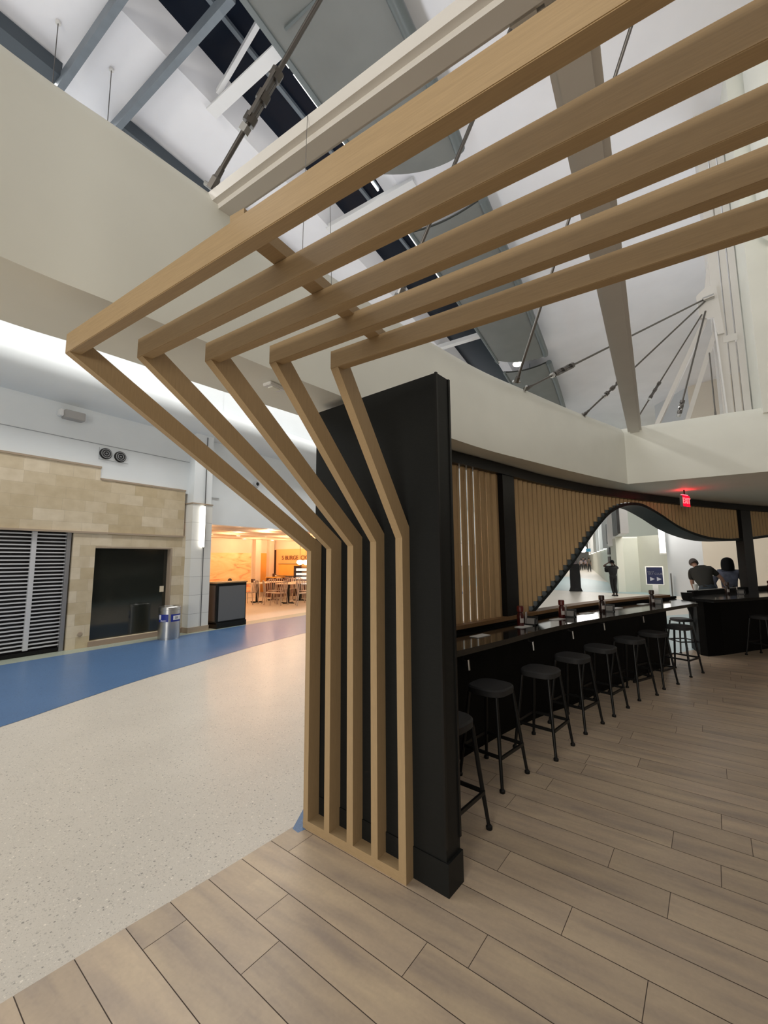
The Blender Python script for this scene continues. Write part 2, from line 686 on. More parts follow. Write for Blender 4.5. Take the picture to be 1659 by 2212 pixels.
def left_limit(y):
    """world x of the paving's left boundary at world y"""
    if y <= edge[-1][1]:
        for a, b in zip(edge[:-1], edge[1:]):
            if y <= b[1]:
                return a[0] + (b[0] - a[0]) * (y - a[1]) / (b[1] - a[1])
    best = None
    for a, b in zip(SCRP[:-1], SCRP[1:]):
        if a.y <= y <= b.y and b.y > a.y:
            best = a.x + (b.x - a.x) * (y - a.y) / (b.y - a.y)
    if best is None:
        best = 6
    t = min(1, max(0, (y - 2.1) / 1.2))
    return edge[-1][0] * (1 - t) + (best + 0.06) * t


PITCHT, LEN = 0.1885, 1.10
ROW0 = 0.530
known = {4: -1.75, 3: -1.58, 2: -2.0, 6: -0.886, 5: -2.30, 9: -0.635, 8: -0.315, 11: -0.28, 10: -1.004, 12: -0.553, 7: -0.60, 13: -0.084}
known = {}
for y_, x_ in ((1.376, -1.75), (1.19, -1.58), (1.0, -2.0), (1.76, -0.886), (2.15, -0.635), (1.95, -0.315), (2.55, -0.28), (2.33, -1.004), (2.73, -0.553), (2.93, -0.084)):
    known[math.floor((y_ - ROW0) / PITCHT)] = x_
tv, tf, tu = [], [], []
rr = random.Random(3)
for r in range(-14, 80):
    y0, y1 = ROW0 + r * PITCHT + 0.0018, ROW0 + (r + 1) * PITCHT - 0.0018
    x0 = known.get(r, rr.uniform(0, LEN))
    k0 = int((-4 - x0) / LEN) - 2
    for k in range(k0, k0 + 16):
        xa, xb = x0 + k * LEN + 0.0015, x0 + (k + 1) * LEN - 0.0015
        quad = [EX * xa + EY * y0, EX * xb + EY * y0, EX * xb + EY * y1, EX * xa + EY * y1]
        # clip on the left boundary
        out = []
        lim = [q.x - left_limit(q.y) for q in quad]
        if max(lim) <= 0 or max(q.x for q in quad) > 8:
            continue
        for i in range(4):
            a, b, la, lb = quad[i], quad[(i + 1) % 4], lim[i], lim[(i + 1) % 4]
            if la >= 0:
                out.append(a)
            if la * lb < 0:
                out.append(a.lerp(b, la / (la - lb)))
        n = len(tv)
        tv += [(p.x, p.y, 0.0062) for p in out]
        tf.append(list(range(n, n + len(out))))
        u = (rr.random() * 100, rr.random() * 100)
        tu += [u] * len(out)
me = bpy.data.meshes.new('plank_paving')
me.from_pydata(tv, [], tf)
uvl = me.uv_layers.new(name='UVMap')
for poly in me.polygons:
    for li, vi in zip(poly.loop_indices, poly.vertices):
        uvl.data[li].uv = tu[vi]
me.materials.append(PLANK)
pav = bpy.data.objects.new('plank_paving', me)
COL.objects.link(pav)
pav.parent = fl
pav['label'] = 'tan plank tiles of the bar floor'
gp = [(e_[0], e_[1]) for e_ in edge] + [(left_limit(y), y) for y in [2.2 + 0.3 * i for i in range(34)]]
MB().add([(x, y, 0.004) for x, y in gp] + [(8, 12.2, 0.004), (8, -1.2, 0.004)], [list(range(len(gp) + 2))]).build('grout', GROUT, fl)
# blue strip that hugs the outside of the bar, then the pale teal beyond
so = [scr_p(3.6 + 0.35 * i) for i in range(40)]
MB().add([(p[0] + p[2] * 0.2).to_tuple()[:2] + (0.0035,) for p in so] + [(p[0] - p[2] * (0.3 + min(2.6, 0.11 * i))).to_tuple()[:2] + (0.0035,) for i, p in reversed(list(enumerate(so)))],
         [list(range(80))]).build('teal_band', [TEALT], fl)
MB().add([(-1.90, 1.98, 0.0064), (-1.70, 2.6, 0.0064), (-1.70, 3.4, 0.0064), (-2.35, 3.4, 0.0064), (-2.17, 2.55, 0.0064), (-2.045, 2.18, 0.0064), (-1.955, 1.99, 0.0064)], [list(range(7))]).build('blue_strip', BLUET, fl)
MB().add([(-12, 25, 0.0035), (1.5, 21.5, 0.0035), (-6, 40, 0.0035), (-16, 44, 0.0035)], [(0, 1, 2, 3)]).build('teal_band', TEALT, fl)

# ------------------------------------------------------------------ bulkhead ring over the bar
INN = [(-1.55, -4.5), (-1.76, -3), (-1.86, -1.5), (-1.888, -.4), (-1.883, .42), (-1.842, .777), (-1.804, 1.161), (-1.762, 1.55), (-1.683, 2.079), (-1.60, 2.70), (-1.478, 3.379), (-1.322, 4.048), (-1.087, 4.768), (-.752, 5.769), (-.27, 7.06)]
OUT = [(-2.05, -4.5), (-2.27, -3), (-2.38, -1.5), (-2.41, -.4), (-2.40, .5), (-2.352, .85), (-2.305, 1.25), (-2.255, 1.673), (-2.18, 2.207), (-2.10, 2.9), (-1.93, 3.75), (-1.70, 4.65), (-1.43, 5.7), (-.97, 7.06), (-.25, 8.65), (.72, 10.42), (1.92, 12.3), (3.4, 14.2), (5.3, 16.0)]
inn = smooth_path([(a, b, 0) for a, b in INN], 5)
out_ = smooth_path([(a, b, 0) for a, b in OUT], 5)
RZ0, RZ1 = 2.70, 3.55
poly = [(p.x, p.y) for p in inn] + [(8.0, 7.02), (8.0, 16.0)] + [(p.x, p.y) for p in reversed(out_)]
bk = MB()
n = len(poly)
ni = len(inn)
# set the top rim back a little along the inner side
tops = []
for i, p in enumerate(inn):
    a = inn[max(0, i - 1)]; b = inn[min(ni - 1, i + 1)]
    t = (b - a).normalized()
    nn = Vector((-t.y, t.x, 0))
    tops.append((p.x + nn.x * 0.05, p.y + nn.y * 0.05))
tops[-1] = (-.31, 7.11)
tops += [(8.0, 7.07)] + poly[ni + 1:]
vs = [(x, y, RZ0) for x, y in poly] + [(x, y, RZ1 - 0.085) for x, y in poly] + [(x, y, RZ1) for x, y in tops]
fs = [list(range(n))[::-1], list(range(2 * n, 3 * n))]
for i in range(n):
    j = (i + 1) % n
    fs.append((i, j, n + j, n + i))
    fs.append((n + i, n + j, 2 * n + j, 2 * n + i))
bk.add(vs, fs)
o = bk.build('wall_bulkhead', PAINT, smooth=True)
struct(o, 'pale curved bulkhead hanging over the bar')

# ------------------------------------------------------------------ ceiling, skylight
ZC = 8.5


def cx(x, y):
    return x - 0.0023 * max(0, y) ** 2


ys = [-8, -4, 0, 3, 6, 9, 12, 16, 20, 26, 34, 44]


def strip(xa, za, xb, zb, yy=ys):
    b = MB()
    v = []
    for y in yy:
        v += [(cx(xa, min(y, 26)), y, za), (cx(xb, min(y, 26)), y, zb)]
    return b.add(v, [(2 * i, 2 * i + 1, 2 * i + 3, 2 * i + 2) for i in range(len(yy) - 1)])


c = strip(-12, ZC, -5.16, ZC)
v0 = strip(-5.16, ZC, -4.985, ZC + 0.45)
c.add(v0.v, v0.f)
v0 = strip(-3.98, ZC + 0.45, -3.45, ZC + 0.0)
c.add(v0.v, v0.f)
v0 = strip(-3.45, ZC, 14, ZC)
c.add(v0.v, v0.f)
c.add([(-40, 44, ZC), (14, 44, ZC), (14, 130, ZC), (-40, 130, ZC)], [(0, 1, 2, 3)])
c = c.build('ceiling', CEIL)
struct(c, 'white concourse ceiling')
g = strip(-5.1, ZC + 0.46, -3.9, ZC + 0.46).build('window_1', GLASSD)
struct(g, 'dark skylight glass at night')

# blue grey arched ribs and the dark channel at their foot
for i, (yy, lab) in enumerate(((1.99, 'blue grey curved ceiling rib nearest the top left corner'), (2.73, 'blue grey curved ceiling rib crossing the skylight beside the turnbuckle'))):
    b = MB()
    xs = [-6.60 + k * (2.9 / 14) for k in range(15)]
    prev = None
    vsr, fsr = [], []
    for k, xx in enumerate(xs):
        t = k / 14
        zz = 8.22 + 0.20 * sin(pi * min(1, t * 1.1))
        w = 0.04
        y0 = yy * (zz - 0.12 - 1.62) / 6.88
        vsr += [(xx, y0 - w, zz - 0.12), (xx, y0 + w, zz - 0.12), (xx, y0 + w, zz + 0.06), (xx, y0 - w, zz + 0.06)]
        if k:
            n0 = 4 * (k - 1)
            for q in range(4):
                fsr.append((n0 + q, n0 + (q + 1) % 4, n0 + 4 + (q + 1) % 4, n0 + 4 + q))
    fsr += [(3, 2, 1, 0), (56, 57, 58, 59)]
    b.add(vsr, fsr)
    o = tag(b.build('ceiling_rib', STEELB), lab, 'beam')
o = MB().box((-6.78, -5, 8.25), (-6.42, 1.86, 8.46)).build('ceiling_channel', SLATE)
tag(o, 'dark slate channel running along the bulkhead edge at top left', 'beam')
o = MB().box((-6.78, 2.62, 8.25), (-6.43, 9, 8.46)).build('ceiling_channel', SLATE)
tag(o, 'thin dark slate channel running from the second rib towards the white tube', 'beam')

# white trusses in the skylight
tl = ['white skylight crossbeam beside the turnbuckle', 'white skylight crossbeam seen between the first and second wood beams', 'white skylight crossbeam low beside the green sail panel']
for (x0, x1, yy), lab in zip(((-5.22, -3.40, 3.34), (-5.22, -3.2, 6.07), (-5.5, -3.7, 11.8)), tl):
    b = MB()
    b.box((x0, yy - 0.085, 8.36), (x1, yy + 0.085, 8.39))
    b.box((x0, yy - 0.02, 8.39), (x1, yy + 0.02, 8.52))
    tag(b.build('skylight_crossbeam', WHITE), lab, 'beam', 'white skylight crossbeams')
b = MB().bar((-4.95, 3.26, 8.47), (-3.4, 2.98, 8.54), 0.06, 0.07)
tag(b.build('skylight_strut', WHITE), 'thin white diagonal strut across the dark skylight', 'strut')
b = MB().box((-4.45, -4, 8.90), (-4.39, 9, 8.958))
tag(b.build('skylight_mullion', STEELB), 'slim grey mullion along the middle of the skylight', 'mullion')

# linear lamps along the skylight edge
LSEG = [(3.40, 3.62), (3.72, 4.25), (4.55, 5.45), (5.7, 5.95), (6.9, 7.8), (8.2, 9.1)]
ll = ['short lit lamp tip just left of the steel rod', 'long lit tube lamp right of the turnbuckle', 'lit tube lamp glimpsed above the first wood beam', 'lit tube lamp glimpsed between the first and second wood beams', 'lit tube lamp glimpsed between the second and third wood beams', 'lit tube lamp glimpsed between the third and fourth wood beams']
for (a, b_), lab in zip(LSEG, ll):
    t = thing('tube_lamp', lab, 'lamp', (cx(-3.83, a), a, 8.5), 'tube lamps along the skylight')
    MB().tube([(cx(-3.83, a), a, 8.5), (cx(-3.83, b_), b_, 8.5)], 0.016, 8).build('tube', LAMP, t)
    MB().box((cx(-3.83, a) - 0.03, a, 8.52), (cx(-3.83, b_) + 0.03, b_, 8.56)).build('housing', STEELB, t)
    MB().box((cx(-3.83, a) - 0.012, a + 0.05, 8.56), (cx(-3.83, a) + 0.012, a + 0.08, 8.9)).build('hanger', STEELB, t)

# grey sail panels hanging right of the skylight
ZL = 7.9
sl = ['large grey sail panel at the top beyond the white tube', 'green grey sail panel with rounded end behind the wood beams', 'small green grey sail panel just above the bulkhead edge']
for k, ((ya, yb), lab) in enumerate(zip(((-3.0, 5.72), (6.7, 13.45), (13.95, 19.5)), sl)):
    t = thing('sail_panel', lab, 'ceiling panel', (cx(-2.7, (ya + yb) / 2), (ya + yb) / 2, ZL), 'sail panels under the skylight')
    b = MB()
    n1, n2 = 12, 14
    top, bot = [], []
    for j in range(n2 + 1):
        yy = ya + (yb - ya) * j / n2
        for i in range(n1 + 1):
            u = i / n1
            xx = cx(-3.42 + 1.36 * u, yy) - (0.10 * (1 - u) if True else 0)
            zz = ZL + 0.10 * (2 * u - 1) ** 2 + 0.03
            ye = yy
            if j == n2:
                ye = yy - 0.55 * (1 - u) ** 1.5 - 0.12 * max(0, (u - 0.9) / 0.1) ** 2
            bot.append((xx, ye, zz))
            top.append((xx, ye, zz + 0.05))
    N0 = (n1 + 1) * (n2 + 1)
    fs = []
    for j in range(n2):
        for i in range(n1):
            a = j * (n1 + 1) + i
            fs.append((a, a + n1 + 1, a + n1 + 2, a + 1))
            fs.append((N0 + a, N0 + a + 1, N0 + a + n1 + 2, N0 + a + n1 + 1))
    b.add(bot + top, fs)
    b.build('sail', LOUV, t, smooth=True)
    pts = [(cx(-2.06, ya + (yb - ya) * j / 20), ya + (yb - ya) * j / 20, ZL + 0.11) for j in range(20)] + [(cx(-2.06, yb) - .02, yb - 0.1, ZL + 0.11)]
    MB().tube(pts, 0.085, 12).build('rolled_edge', LOUVE, t, smooth=True)
    pts = [(cx(-3.53, ya + (yb - ya) * j / 20), ya + (yb - ya) * j / 20 - (0.5 if j == 20 else 0), ZL + 0.14) for j in range(21)]
    MB().tube(pts, 0.05, 8).build('edge_rail', LOUVE, t, smooth=True)
    for yy_ in (ya + 0.8, yb - 1.2):
        MB().tube([(cx(-2.8, yy_), yy_, ZL + 0.03), (cx(-2.8, yy_), yy_, ZC)], 0.012, 6).build('hanger', STEELB, t)
    if k == 0:
        MB().box((-3.3, 3.0, ZL + 0.02), (-2.1, 3.03, ZL + 0.05)).build('seam', LOUVE, t)

# spotlight beside the small sail panel
p = at_pl(1118, 787, (0, 13.72, 0), (0, 1, 0))
t = thing('spotlight', 'lit white canister spotlight between two green sail panels', 'lamp', (p.x, p.y, p.z))
MB().tube([p + Vector((0, 0, 0.02)), p + Vector((-0.03, 0.05, 0.40))], 0.16, 16).build('canister', WHITE, t, smooth=True)
MB().lathe([(0.13, -0.03), (0.14, 0.0), (0.13, 0.02)], p, 16).build('lens', mat('spot_lens', (1, 1, 1), 0.4, emit=((1, 0.95, 0.85), 9)), t)
MB().tube([p + Vector((-0.03, 0.05, 0.4)), p + Vector((-0.03, 0.05, ZC - p.z))], 0.03, 8).build('stem', WHITE, t)

# ------------------------------------------------------------------ white tube frame over the bar
t = thing('steel_tube_frame', 'white rounded steel tube frame spanning the ceiling opening above the wood beams', 'beam', (-0.13, 1.22, 3.45))
b = MB().box((-1.95, 1.185, 3.45), (6.0, 1.315, 3.575), bev=0.03)
b.build('cross_tube', TUBE, t, smooth=True)
b = MB().box((-0.22, 1.30, 3.455), (-0.045, 7.35, 3.575), bev=0.03)
b.build('long_tube', TUBE, t, smooth=True)
for sx in (-1, 1):
    xx = -0.13 + sx * 0.085
    b = MB()
    b.add([(xx, 1.31, 3.47), (xx + sx * 0.09, 1.31, 3.47), (xx, 1.43, 3.47), (xx, 1.31, 3.56), (xx + sx * 0.09, 1.31, 3.56), (xx, 1.43, 3.56)],
          [(0, 1, 2), (3, 5, 4), (0, 3, 4, 1), (1, 4, 5, 2), (2, 5, 3, 0)])
    b.build('gusset', TUBE, t)


# ------------------------------------------------------------------ tension rods
def along(lo, hi, px, py):
    """distance along the line lo-hi at which it passes nearest to the pixel's ray"""
    d1_ = (Vector(hi) - Vector(lo)).normalized()
    d2_ = ray(px, py).normalized()
    w = Vector(lo) - EYE
    b_ = d1_.dot(d2_)
    return (b_ * d2_.dot(w) - d1_.dot(w)) / (1 - b_ * b_)


def rod(lo, hi, r, label, buckle=None, group='tension rods tied to the bulkhead'):
    lo, hi = Vector(lo), Vector(hi)
    if buckle:
        buckle = [along(lo, hi, *q) for q in buckle]
    d = (hi - lo).normalized()
    t = thing('tension_rod', label, 'rod', lo, group)
    MB().tube([lo, hi], r, 10).build('rod', RODM, t, smooth=True)
    MB().tube([lo - d * 0.01, lo + d * 0.05, lo + d * 0.06, lo + d * 0.11], [r * 1.9, r * 2.0, r * 1.5, r * 1.3], 6).build('clevis', RODM, t)
    s = d.orthogonal().normalized()
    MB().tube([lo - s * r * 3.0, lo + s * r * 3.0], r * 1.0, 8).build('pin', CHROME, t)
    if buckle:
        a, bq = lo + d * buckle[0], lo + d * buckle[1]
        q = d.cross(s)
        L = (bq - a)
        b = MB()
        for sg in (-1, 1):
            b.bar(a + q * sg * r * 2.0, bq + q * sg * r * 2.0, r * 1.6, r * 1.2, up=s)
        for f in (0.0, 0.5, 1.0):
            c0 = a + L * f
            b.tube([c0 - d * r * 1.8, c0 + d * r * 1.8], r * 2.6, 8)
        b.build('turnbuckle', RODM, t)
        MB().tube([a - d * r * 6, a - d * r * 3], r * 2.4, 6).build('lock_nut', CHROME, t)
    return t


APEX = EYE + Vector((0.249, 0.305, 1.0)) * 6.6
rod(at_z(456, 405, 3.57), APEX, 0.0125, 'nearest steel rod with a large turnbuckle in front of the skylight', ((540, 258), (598, 165)))
rod((-1.44, 2.47, 3.53), APEX, 0.013, 'steel rod rising behind the fourth and fifth wood beams')
rod((-1.14, 4.45, 3.53), APEX, 0.014, 'steel rod rising past the edge of the green sail panel')

# mast with struts and bracket to the right of the long tube
MY = 7.6
t = thing('steel_mast', 'white steel mast with bracket and slanted struts above the bulkhead corner', 'mast', (1.05, MY, RZ1))
b = MB()
b.box((0.96, MY - 0.05, RZ1), (1.08, MY + 0.25, ZC))
b.build('web', TUBE, t)
MB().box((1.10, MY - 0.03, RZ1), (1.175, MY + 0.02, ZC)).build('flange', TUBE, t)
MB().box((1.195, MY - 0.03, RZ1), (1.275, MY + 0.02, ZC)).build('flange', TUBE, t)
MB().box((1.04, MY - 0.06, 4.72), (1.20, MY, 4.82)).build('stiffener', TUBE, t)
b = MB().extr([(0.78, 5.52), (0.90, 5.62), (1.02, 5.62), (1.06, 4.85), (0.98, 4.85), (0.96, 5.12), (0.80, 5.16)], 'y', MY - 0.10, MY - 0.04)
b.build('bracket', TUBE, t)
for (xa, za, xb, zb, w) in ((0.86, 5.15, 0.10, RZ1, 0.20), (0.97, 4.95, 0.50, RZ1, 0.05), (0.92, 5.6, 1.12, 6.9, 0.10)):
    MB().bar((xa, MY + 0.05, za), (xb, MY + 0.05, zb), 0.06, w, up=(0, 1, 0)).xf(Matrix.Identity(4)).build('strut', TUBE, t)
MB().bar((0.955, MY - 0.07, 5.3), (1.0, MY - 0.07, RZ1), 0.02, 0.04, up=(0, 1, 0)).build('edge_trim', WHITE, t)
MB().tube([(0.85, MY - 0.12, 5.42), (0.98, MY - 0.12, 5.44)], 0.035, 12).build('pin', CHROME, t, smooth=True)
N1 = Vector((0.85, MY - 0.12, 5.42))
rod(at_z(1135, 840, 3.53), N1, 0.013, 'steel rod running from the bulkhead up to the mast above the long tube', ((1200, 807), (1235, 790)))
rod(at_z(1261, 897, 3.53), N1 + Vector((0.02, 0, -0.03)), 0.012, 'second steel rod fanning down from the mast head', ((1310, 850), (1335, 826)))
rod(at_z(1356, 930, 3.53) + Vector((0.02, 0.05, 0)), N1 + Vector((-0.03, 0, -0.22)), 0.010, 'slim steel rod beside the long tube at the bulkhead corner', ((1401, 855), (1415, 825)))
rod((0.47, MY - 0.1, 3.85), (0.87, MY - 0.1, 5.25), 0.012, 'steel rod in front of the slanted mast strut', ((1468, 890), (1474, 868)))
rod((0.865, MY - 0.10, 3.6), (0.865, MY - 0.1, 4.6), 0.009, 'short upright dark rod left of the mast foot')

# wall to the right of the mast, with the round drum on it
o = MB().box((1.29, 7.02, RZ1 - 0.09), (8.0, 7.9, ZC + 0.02)).build('wall_back', PAINT)
struct(o, 'plain grey wall above the bulkhead at right')
o = MB().box((8.0, -9, 0), (8.2, 16.2, ZC)).build('wall_back', mat('light_blocking_brown', (0.16, 0.14, 0.12), 0.6))  # out of view, put in to keep light off the right-hand faces
struct(o, 'dim unseen wall added at the far right to block light')
b = MB().lathe([(0.20, 5.62), (0.31, 5.65), (0.37, 5.74), (0.38, 5.85), (0.36, 8.45)], (1.78, 6.72, 0), 28)
tag(b.build('ceiling_drum', PAINT, smooth=True), 'round pale drum hanging against the wall at the right edge', 'drum')

# hanging wires
for (a, b_, lab) in ((at_y(664, 250, 1.183), at_z(653, 548, 2.60), 'thin wire dropping in front of the white tube to the wood beams'), (at_z(712, 380, 3.45), at_z(716, 614, 2.60), 'thin wire dropping between the second and fourth wood beams')):
    tag(MB().tube([a, b_], 0.0012, 6).build('hanging_wire', RODM), lab, 'wire', 'wires holding up the wood beams')
for q, lab in (((126, 47), 'short loose wire on the white ceiling near the top left corner'), ((241, 149), 'loose wire on the white ceiling between the two ribs')):
    p = at_z(q[0], q[1], ZC - 0.01)
    t = thing('ceiling_wire', lab, 'wire', p, 'loose wires on the ceiling')
    MB().tube([p, p - Vector((0, 0, 1.0))], 0.006, 6).build('wire', RODM, t)
    MB().tube([p, p - Vector((0, 0, 0.03))], 0.03, 8).build('cleat', TUBE, t)

# ------------------------------------------------------------------ concourse wall on the left
XW = -9.2
b = MB()
b.box((-9.5, -6, 3.2), (XW - 0.02, 6.6, ZC))
b.box((-9.5, 6.4, 2.525), (XW - 0.05, 45, ZC))
wl_ = b.build('wall_left', WALLW)
struct(wl_, 'white upper wall of the concourse')
MB().box((XW - 0.021, -6, 3.955), (XW - 0.012, 5.75, 3.968)).build('wall_seam', mat('seam_grey', (0.35, 0.37, 0.39), 0.7), wl_)
prof = [(-9.25, 4.60), (-9.05, 4.63), (-8.85, 4.69), (-8.70, 4.78), (-8.62, 4.90), (-8.60, 5.04), (-8.63, 5.18), (-8.70, 5.27), (-9.0, 5.33), (-9.25, 5.34)]
b = MB().extr(prof, 'y', -6, 45)
o = b.build('cove_roll', WALLW, wl_, smooth=True)
o['label'] = 'rounded white roll along the upper wall'

b = MB()
b.box((-9.4, -6, 2.19), (XW, 3.85, 3.475))
b.box((-9.4, 3.85, 2.19), (XW, 5.66, 3.247))
b.box((-9.4, 3.47, 0), (XW, 3.85, 2.19))
b.box((-9.4, 3.85, 1.915), (XW, 5.40, 2.19))
b.box((-9.4, 5.40, 0), (XW, 5.80, 2.19))
b.box((-9.4, 3.85, 0), (XW, 5.40, 0.10))
b.box((-9.4, -6, 0), (XW, 1.1, 2.19))
o = b.build('stone_cladding', STONE, wl_)
o['label'] = 'beige stone block cladding of the shopfronts'
b = MB()
b.box((XW - 0.02, -6, 2.165), (XW + 0.03, 5.66, 2.20))
b.box((XW - 0.02, -6, 3.475), (XW + 0.015, 3.86, 3.51))
b.box((XW - 0.02, 3.86, 3.247), (XW + 0.015, 5.67, 3.28))
b.build('stone_ledge', STONET, wl_)
o = MB().box((XW, 3.83, 0), (XW + 0.02, 5.8, 0.10)).build('baseboard_left', mat('brown_stone_base', (0.33, 0.25, 0.19), 0.4))
struct(o, 'brown stone base below the dark window')

# roller grille
DSTEEL = mat('grille_steel', (0.62, 0.63, 0.65), 0.4, metal=0.15)
d1 = MB().box((-9.45, 1.1, 0.0), (-9.38, 3.47, 2.19)).build('door_1', mat('shop_dark', (0.012, 0.011, 0.012), 0.5))
struct(d1, 'roller grille of a closed shop')
b = MB()
zz = 0.115
while zz < 2.15:
    b.box((-9.275, 1.15, zz), (-9.25, 3.38, zz + 0.024))
    zz += 0.0665
b.build('grille_slats', DSTEEL, d1)
for yy in (2.89, 1.9):
    MB().box((-9.285, yy - 0.035, 0.10), (-9.235, yy + 0.035, 2.17)).build('mullion', DSTEEL, d1)
MB().box((-9.30, 3.375, 0.0), (-9.22, 3.44, 2.17)).build('guide_rail', mat('guide_grey', (0.30, 0.30, 0.31), 0.4, metal=0.5), d1)
MB().box((-9.30, 1.15, 0.015), (-9.24, 3.375, 0.075)).build('bottom_bar', BLACKM, d1)

# dark shop window
w2 = MB().box((-9.36, 3.85, 0.10), (-9.32, 5.40, 1.915)).build('window_2', mat('dark_shop_glass', (0.02, 0.022, 0.018), 0.08, spec=0.75))
struct(w2, 'dark shop window in the stone wall')
b = MB()
b.box((-9.33, 3.85, 1.885), (-9.20, 5.40, 1.917))
b.box((-9.33, 5.37, 0.10), (-9.19, 5.405, 1.91))
b.build('window_frame', STONET, w2)
p = at_x(349, 1272, -9.315)
tag(MB().box((-9.316, p.y - 0.045, p.z - 0.065), (-9.31, p.y + 0.045, p.z + 0.065)).build('paper_notice', mat('cream_paper', (0.75, 0.66, 0.5), 0.7)), 'small cream notice stuck on the dark shop window', 'notice')

# tiled column with sconce
pl_, pr_ = at_x(412, 1200, -8.97).y, at_x(455, 1200, -8.97).y
t = MB().box((-9.4, pl_, 0.12), (-8.97, pr_, 2.955)).build('wall_column', COLM)
struct(t, 'pale tiled column beside the food hall')
MB().box((-9.4, pl_ + 0.02, 2.955), (-8.99, pr_ - 0.02, 5.0)).build('upper_pilaster', WALLW, t)
MB().box((-9.4, pl_ - 0.02, 2.95), (-8.955, pr_ + 0.01, 2.975)).build('capital', STONET, t)
MB().box((-9.4, pl_ - 0.01, 0.0), (-8.955, pr_ + 0.01, 0.12)).build('column_base', STONET, t)
ys_ = at_x(436, 1200, -8.95).y
MB().box((-8.975, ys_ + 0.035, 0.0), (-8.962, ys_ + 0.055, 4.6)).build('groove', mat('groove_grey', (0.12, 0.12, 0.12), 0.6), t)
t = thing('wall_sconce', 'tall lit strip light on the pale tiled column', 'lamp', (-8.95, ys_, 1.95))
MB().box((-8.965, ys_ - 0.05, 1.95), (-8.90, ys_ + 0.015, 2.90)).build('diffuser', mat('sconce_glow', (1, 1, 1), 0.4, emit=((1, 0.95, 0.85), 3.2)), t)
MB().box((-8.968, ys_ + 0.015, 1.93), (-8.89, ys_ + 0.035, 2.92)).build('back_plate', CHROME, t)

# round twin air nozzles
for (yy, zz), lab in (((3.919, 3.789), 'left of the pair of black ringed air nozzles on the white wall'), ((4.191, 3.778), 'right of the pair of black ringed air nozzles on the white wall')):
    t = thing('air_nozzle', lab, 'vent', (XW, yy, zz), 'pair of air nozzles')
    R = Matrix.Translation((XW - 0.02, yy, zz)) @ Matrix.Rotation(pi / 2, 4, 'Y')
    MB().lathe([(0.112, 0.0), (0.112, 0.03), (0.10, 0.035)], n=28).xf(R).build('bezel', BLACKM, t)
    GREYR = mat('nozzle_ring_grey', (0.20, 0.205, 0.21), 0.4)
    for r0 in (0.088, 0.052):
        b = MB()
        n = 28
        vs, fs = [], []
        for k in range(n):
            a = 2 * pi * k / n
            for rad, h in ((r0 - 0.009, 0.036), (r0 - 0.009, 0.05), (r0 + 0.009, 0.05), (r0 + 0.009, 0.036)):
                vs.append((rad * cos(a), rad * sin(a), h))
        for k in range(n):
            for q in range(4):
                fs.append((4 * k + q, 4 * ((k + 1) % n) + q, 4 * ((k + 1) % n) + (q + 1) % 4, 4 * k + (q + 1) % 4))
        b.add(vs, fs).xf(R).build('ring', GREYR, t)
    MB().lathe([(0.02, 0.03), (0.022, 0.05), (0.012, 0.06)], n=16).xf(R).build('hub', GREYR, t)
o = MB()
for a, q in (((3.80, 3.66), (4.36, 3.665)), ((3.80, 3.66), (3.805, 3.90))):
    o.box((XW - 0.022, a[0], a[1]), (XW - 0.014, q[0], q[1]))
o.build('wall_seam', mat('seam_grey', (0.35, 0.37, 0.39), 0.7), wl_)
t = thing('wall_light_box', 'pale grey box light high on the white wall', 'light', (XW, 3.28, 4.37))
MB().box((XW - 0.02, 3.13, 4.30), (XW + 0.15, 3.46, 4.455), bev=0.008).build('housing', mat('lightbox_grey', (0.40, 0.39, 0.38), 0.5), t)
MB().box((XW - 0.02, 3.06, 4.33), (XW + 0.10, 3.13, 4.46), bev=0.01).build('end_cap', WHITE, t)
t = thing('wall_loudspeaker', 'small round speaker far along the white wall behind the slanted wood', 'speaker', (XW - 0.05, 7.74, 3.73))
R = Matrix.Translation((XW - 0.05, 7.74, 3.73)) @ Matrix.Rotation(pi / 2, 4, 'Y')
MB().lathe([(0.09, 0), (0.10, 0.05), (0.08, 0.10)], n=20).xf(R).build('cone', mat('nozzle_grey', (0.45, 0.46, 0.47), 0.4), t)
MB().lathe([(0.05, 0.10), (0.045, 0.104)], n=16).xf(R).build('grille', BLACKM, t)
p = at_x(172, 1370, XW)
tag(MB().lathe([(0.04, 0), (0.045, 0.01), (0.03, 0.015)], n=16).xf(Matrix.Translation((XW, p.y, p.z)) @ Matrix.Rotation(pi / 2, 4, 'Y')).build('outlet_cover', STONET), 'round cap low on the stone pier beside the grille', 'cap')

# litter bin
bx, by = -8.72, 5.14
t = thing('litter_bin', 'round steel litter bin with blue labels by the dark window', 'bin', (bx, by, 0))
MB().lathe([(0.205, 0.0), (0.205, 0.03), (0.212, 0.035), (0.212, 0.60), (0.217, 0.605), (0.217, 0.625)], (bx, by, 0), 40).build('drum', CHROME, t, smooth=True)
MB().lathe([(0.215, 0.625), (0.215, 0.66), (0.20, 0.675), (0.11, 0.68), (0.10, 0.65)], (bx, by, 0), 40).build('lid', CHROME, t, smooth=True)
BLUEL = mat('bin_label_blue', (0.012, 0.03, 0.27), 0.4)
WHL = mat('label_white', (0.8, 0.8, 0.82), 0.5)


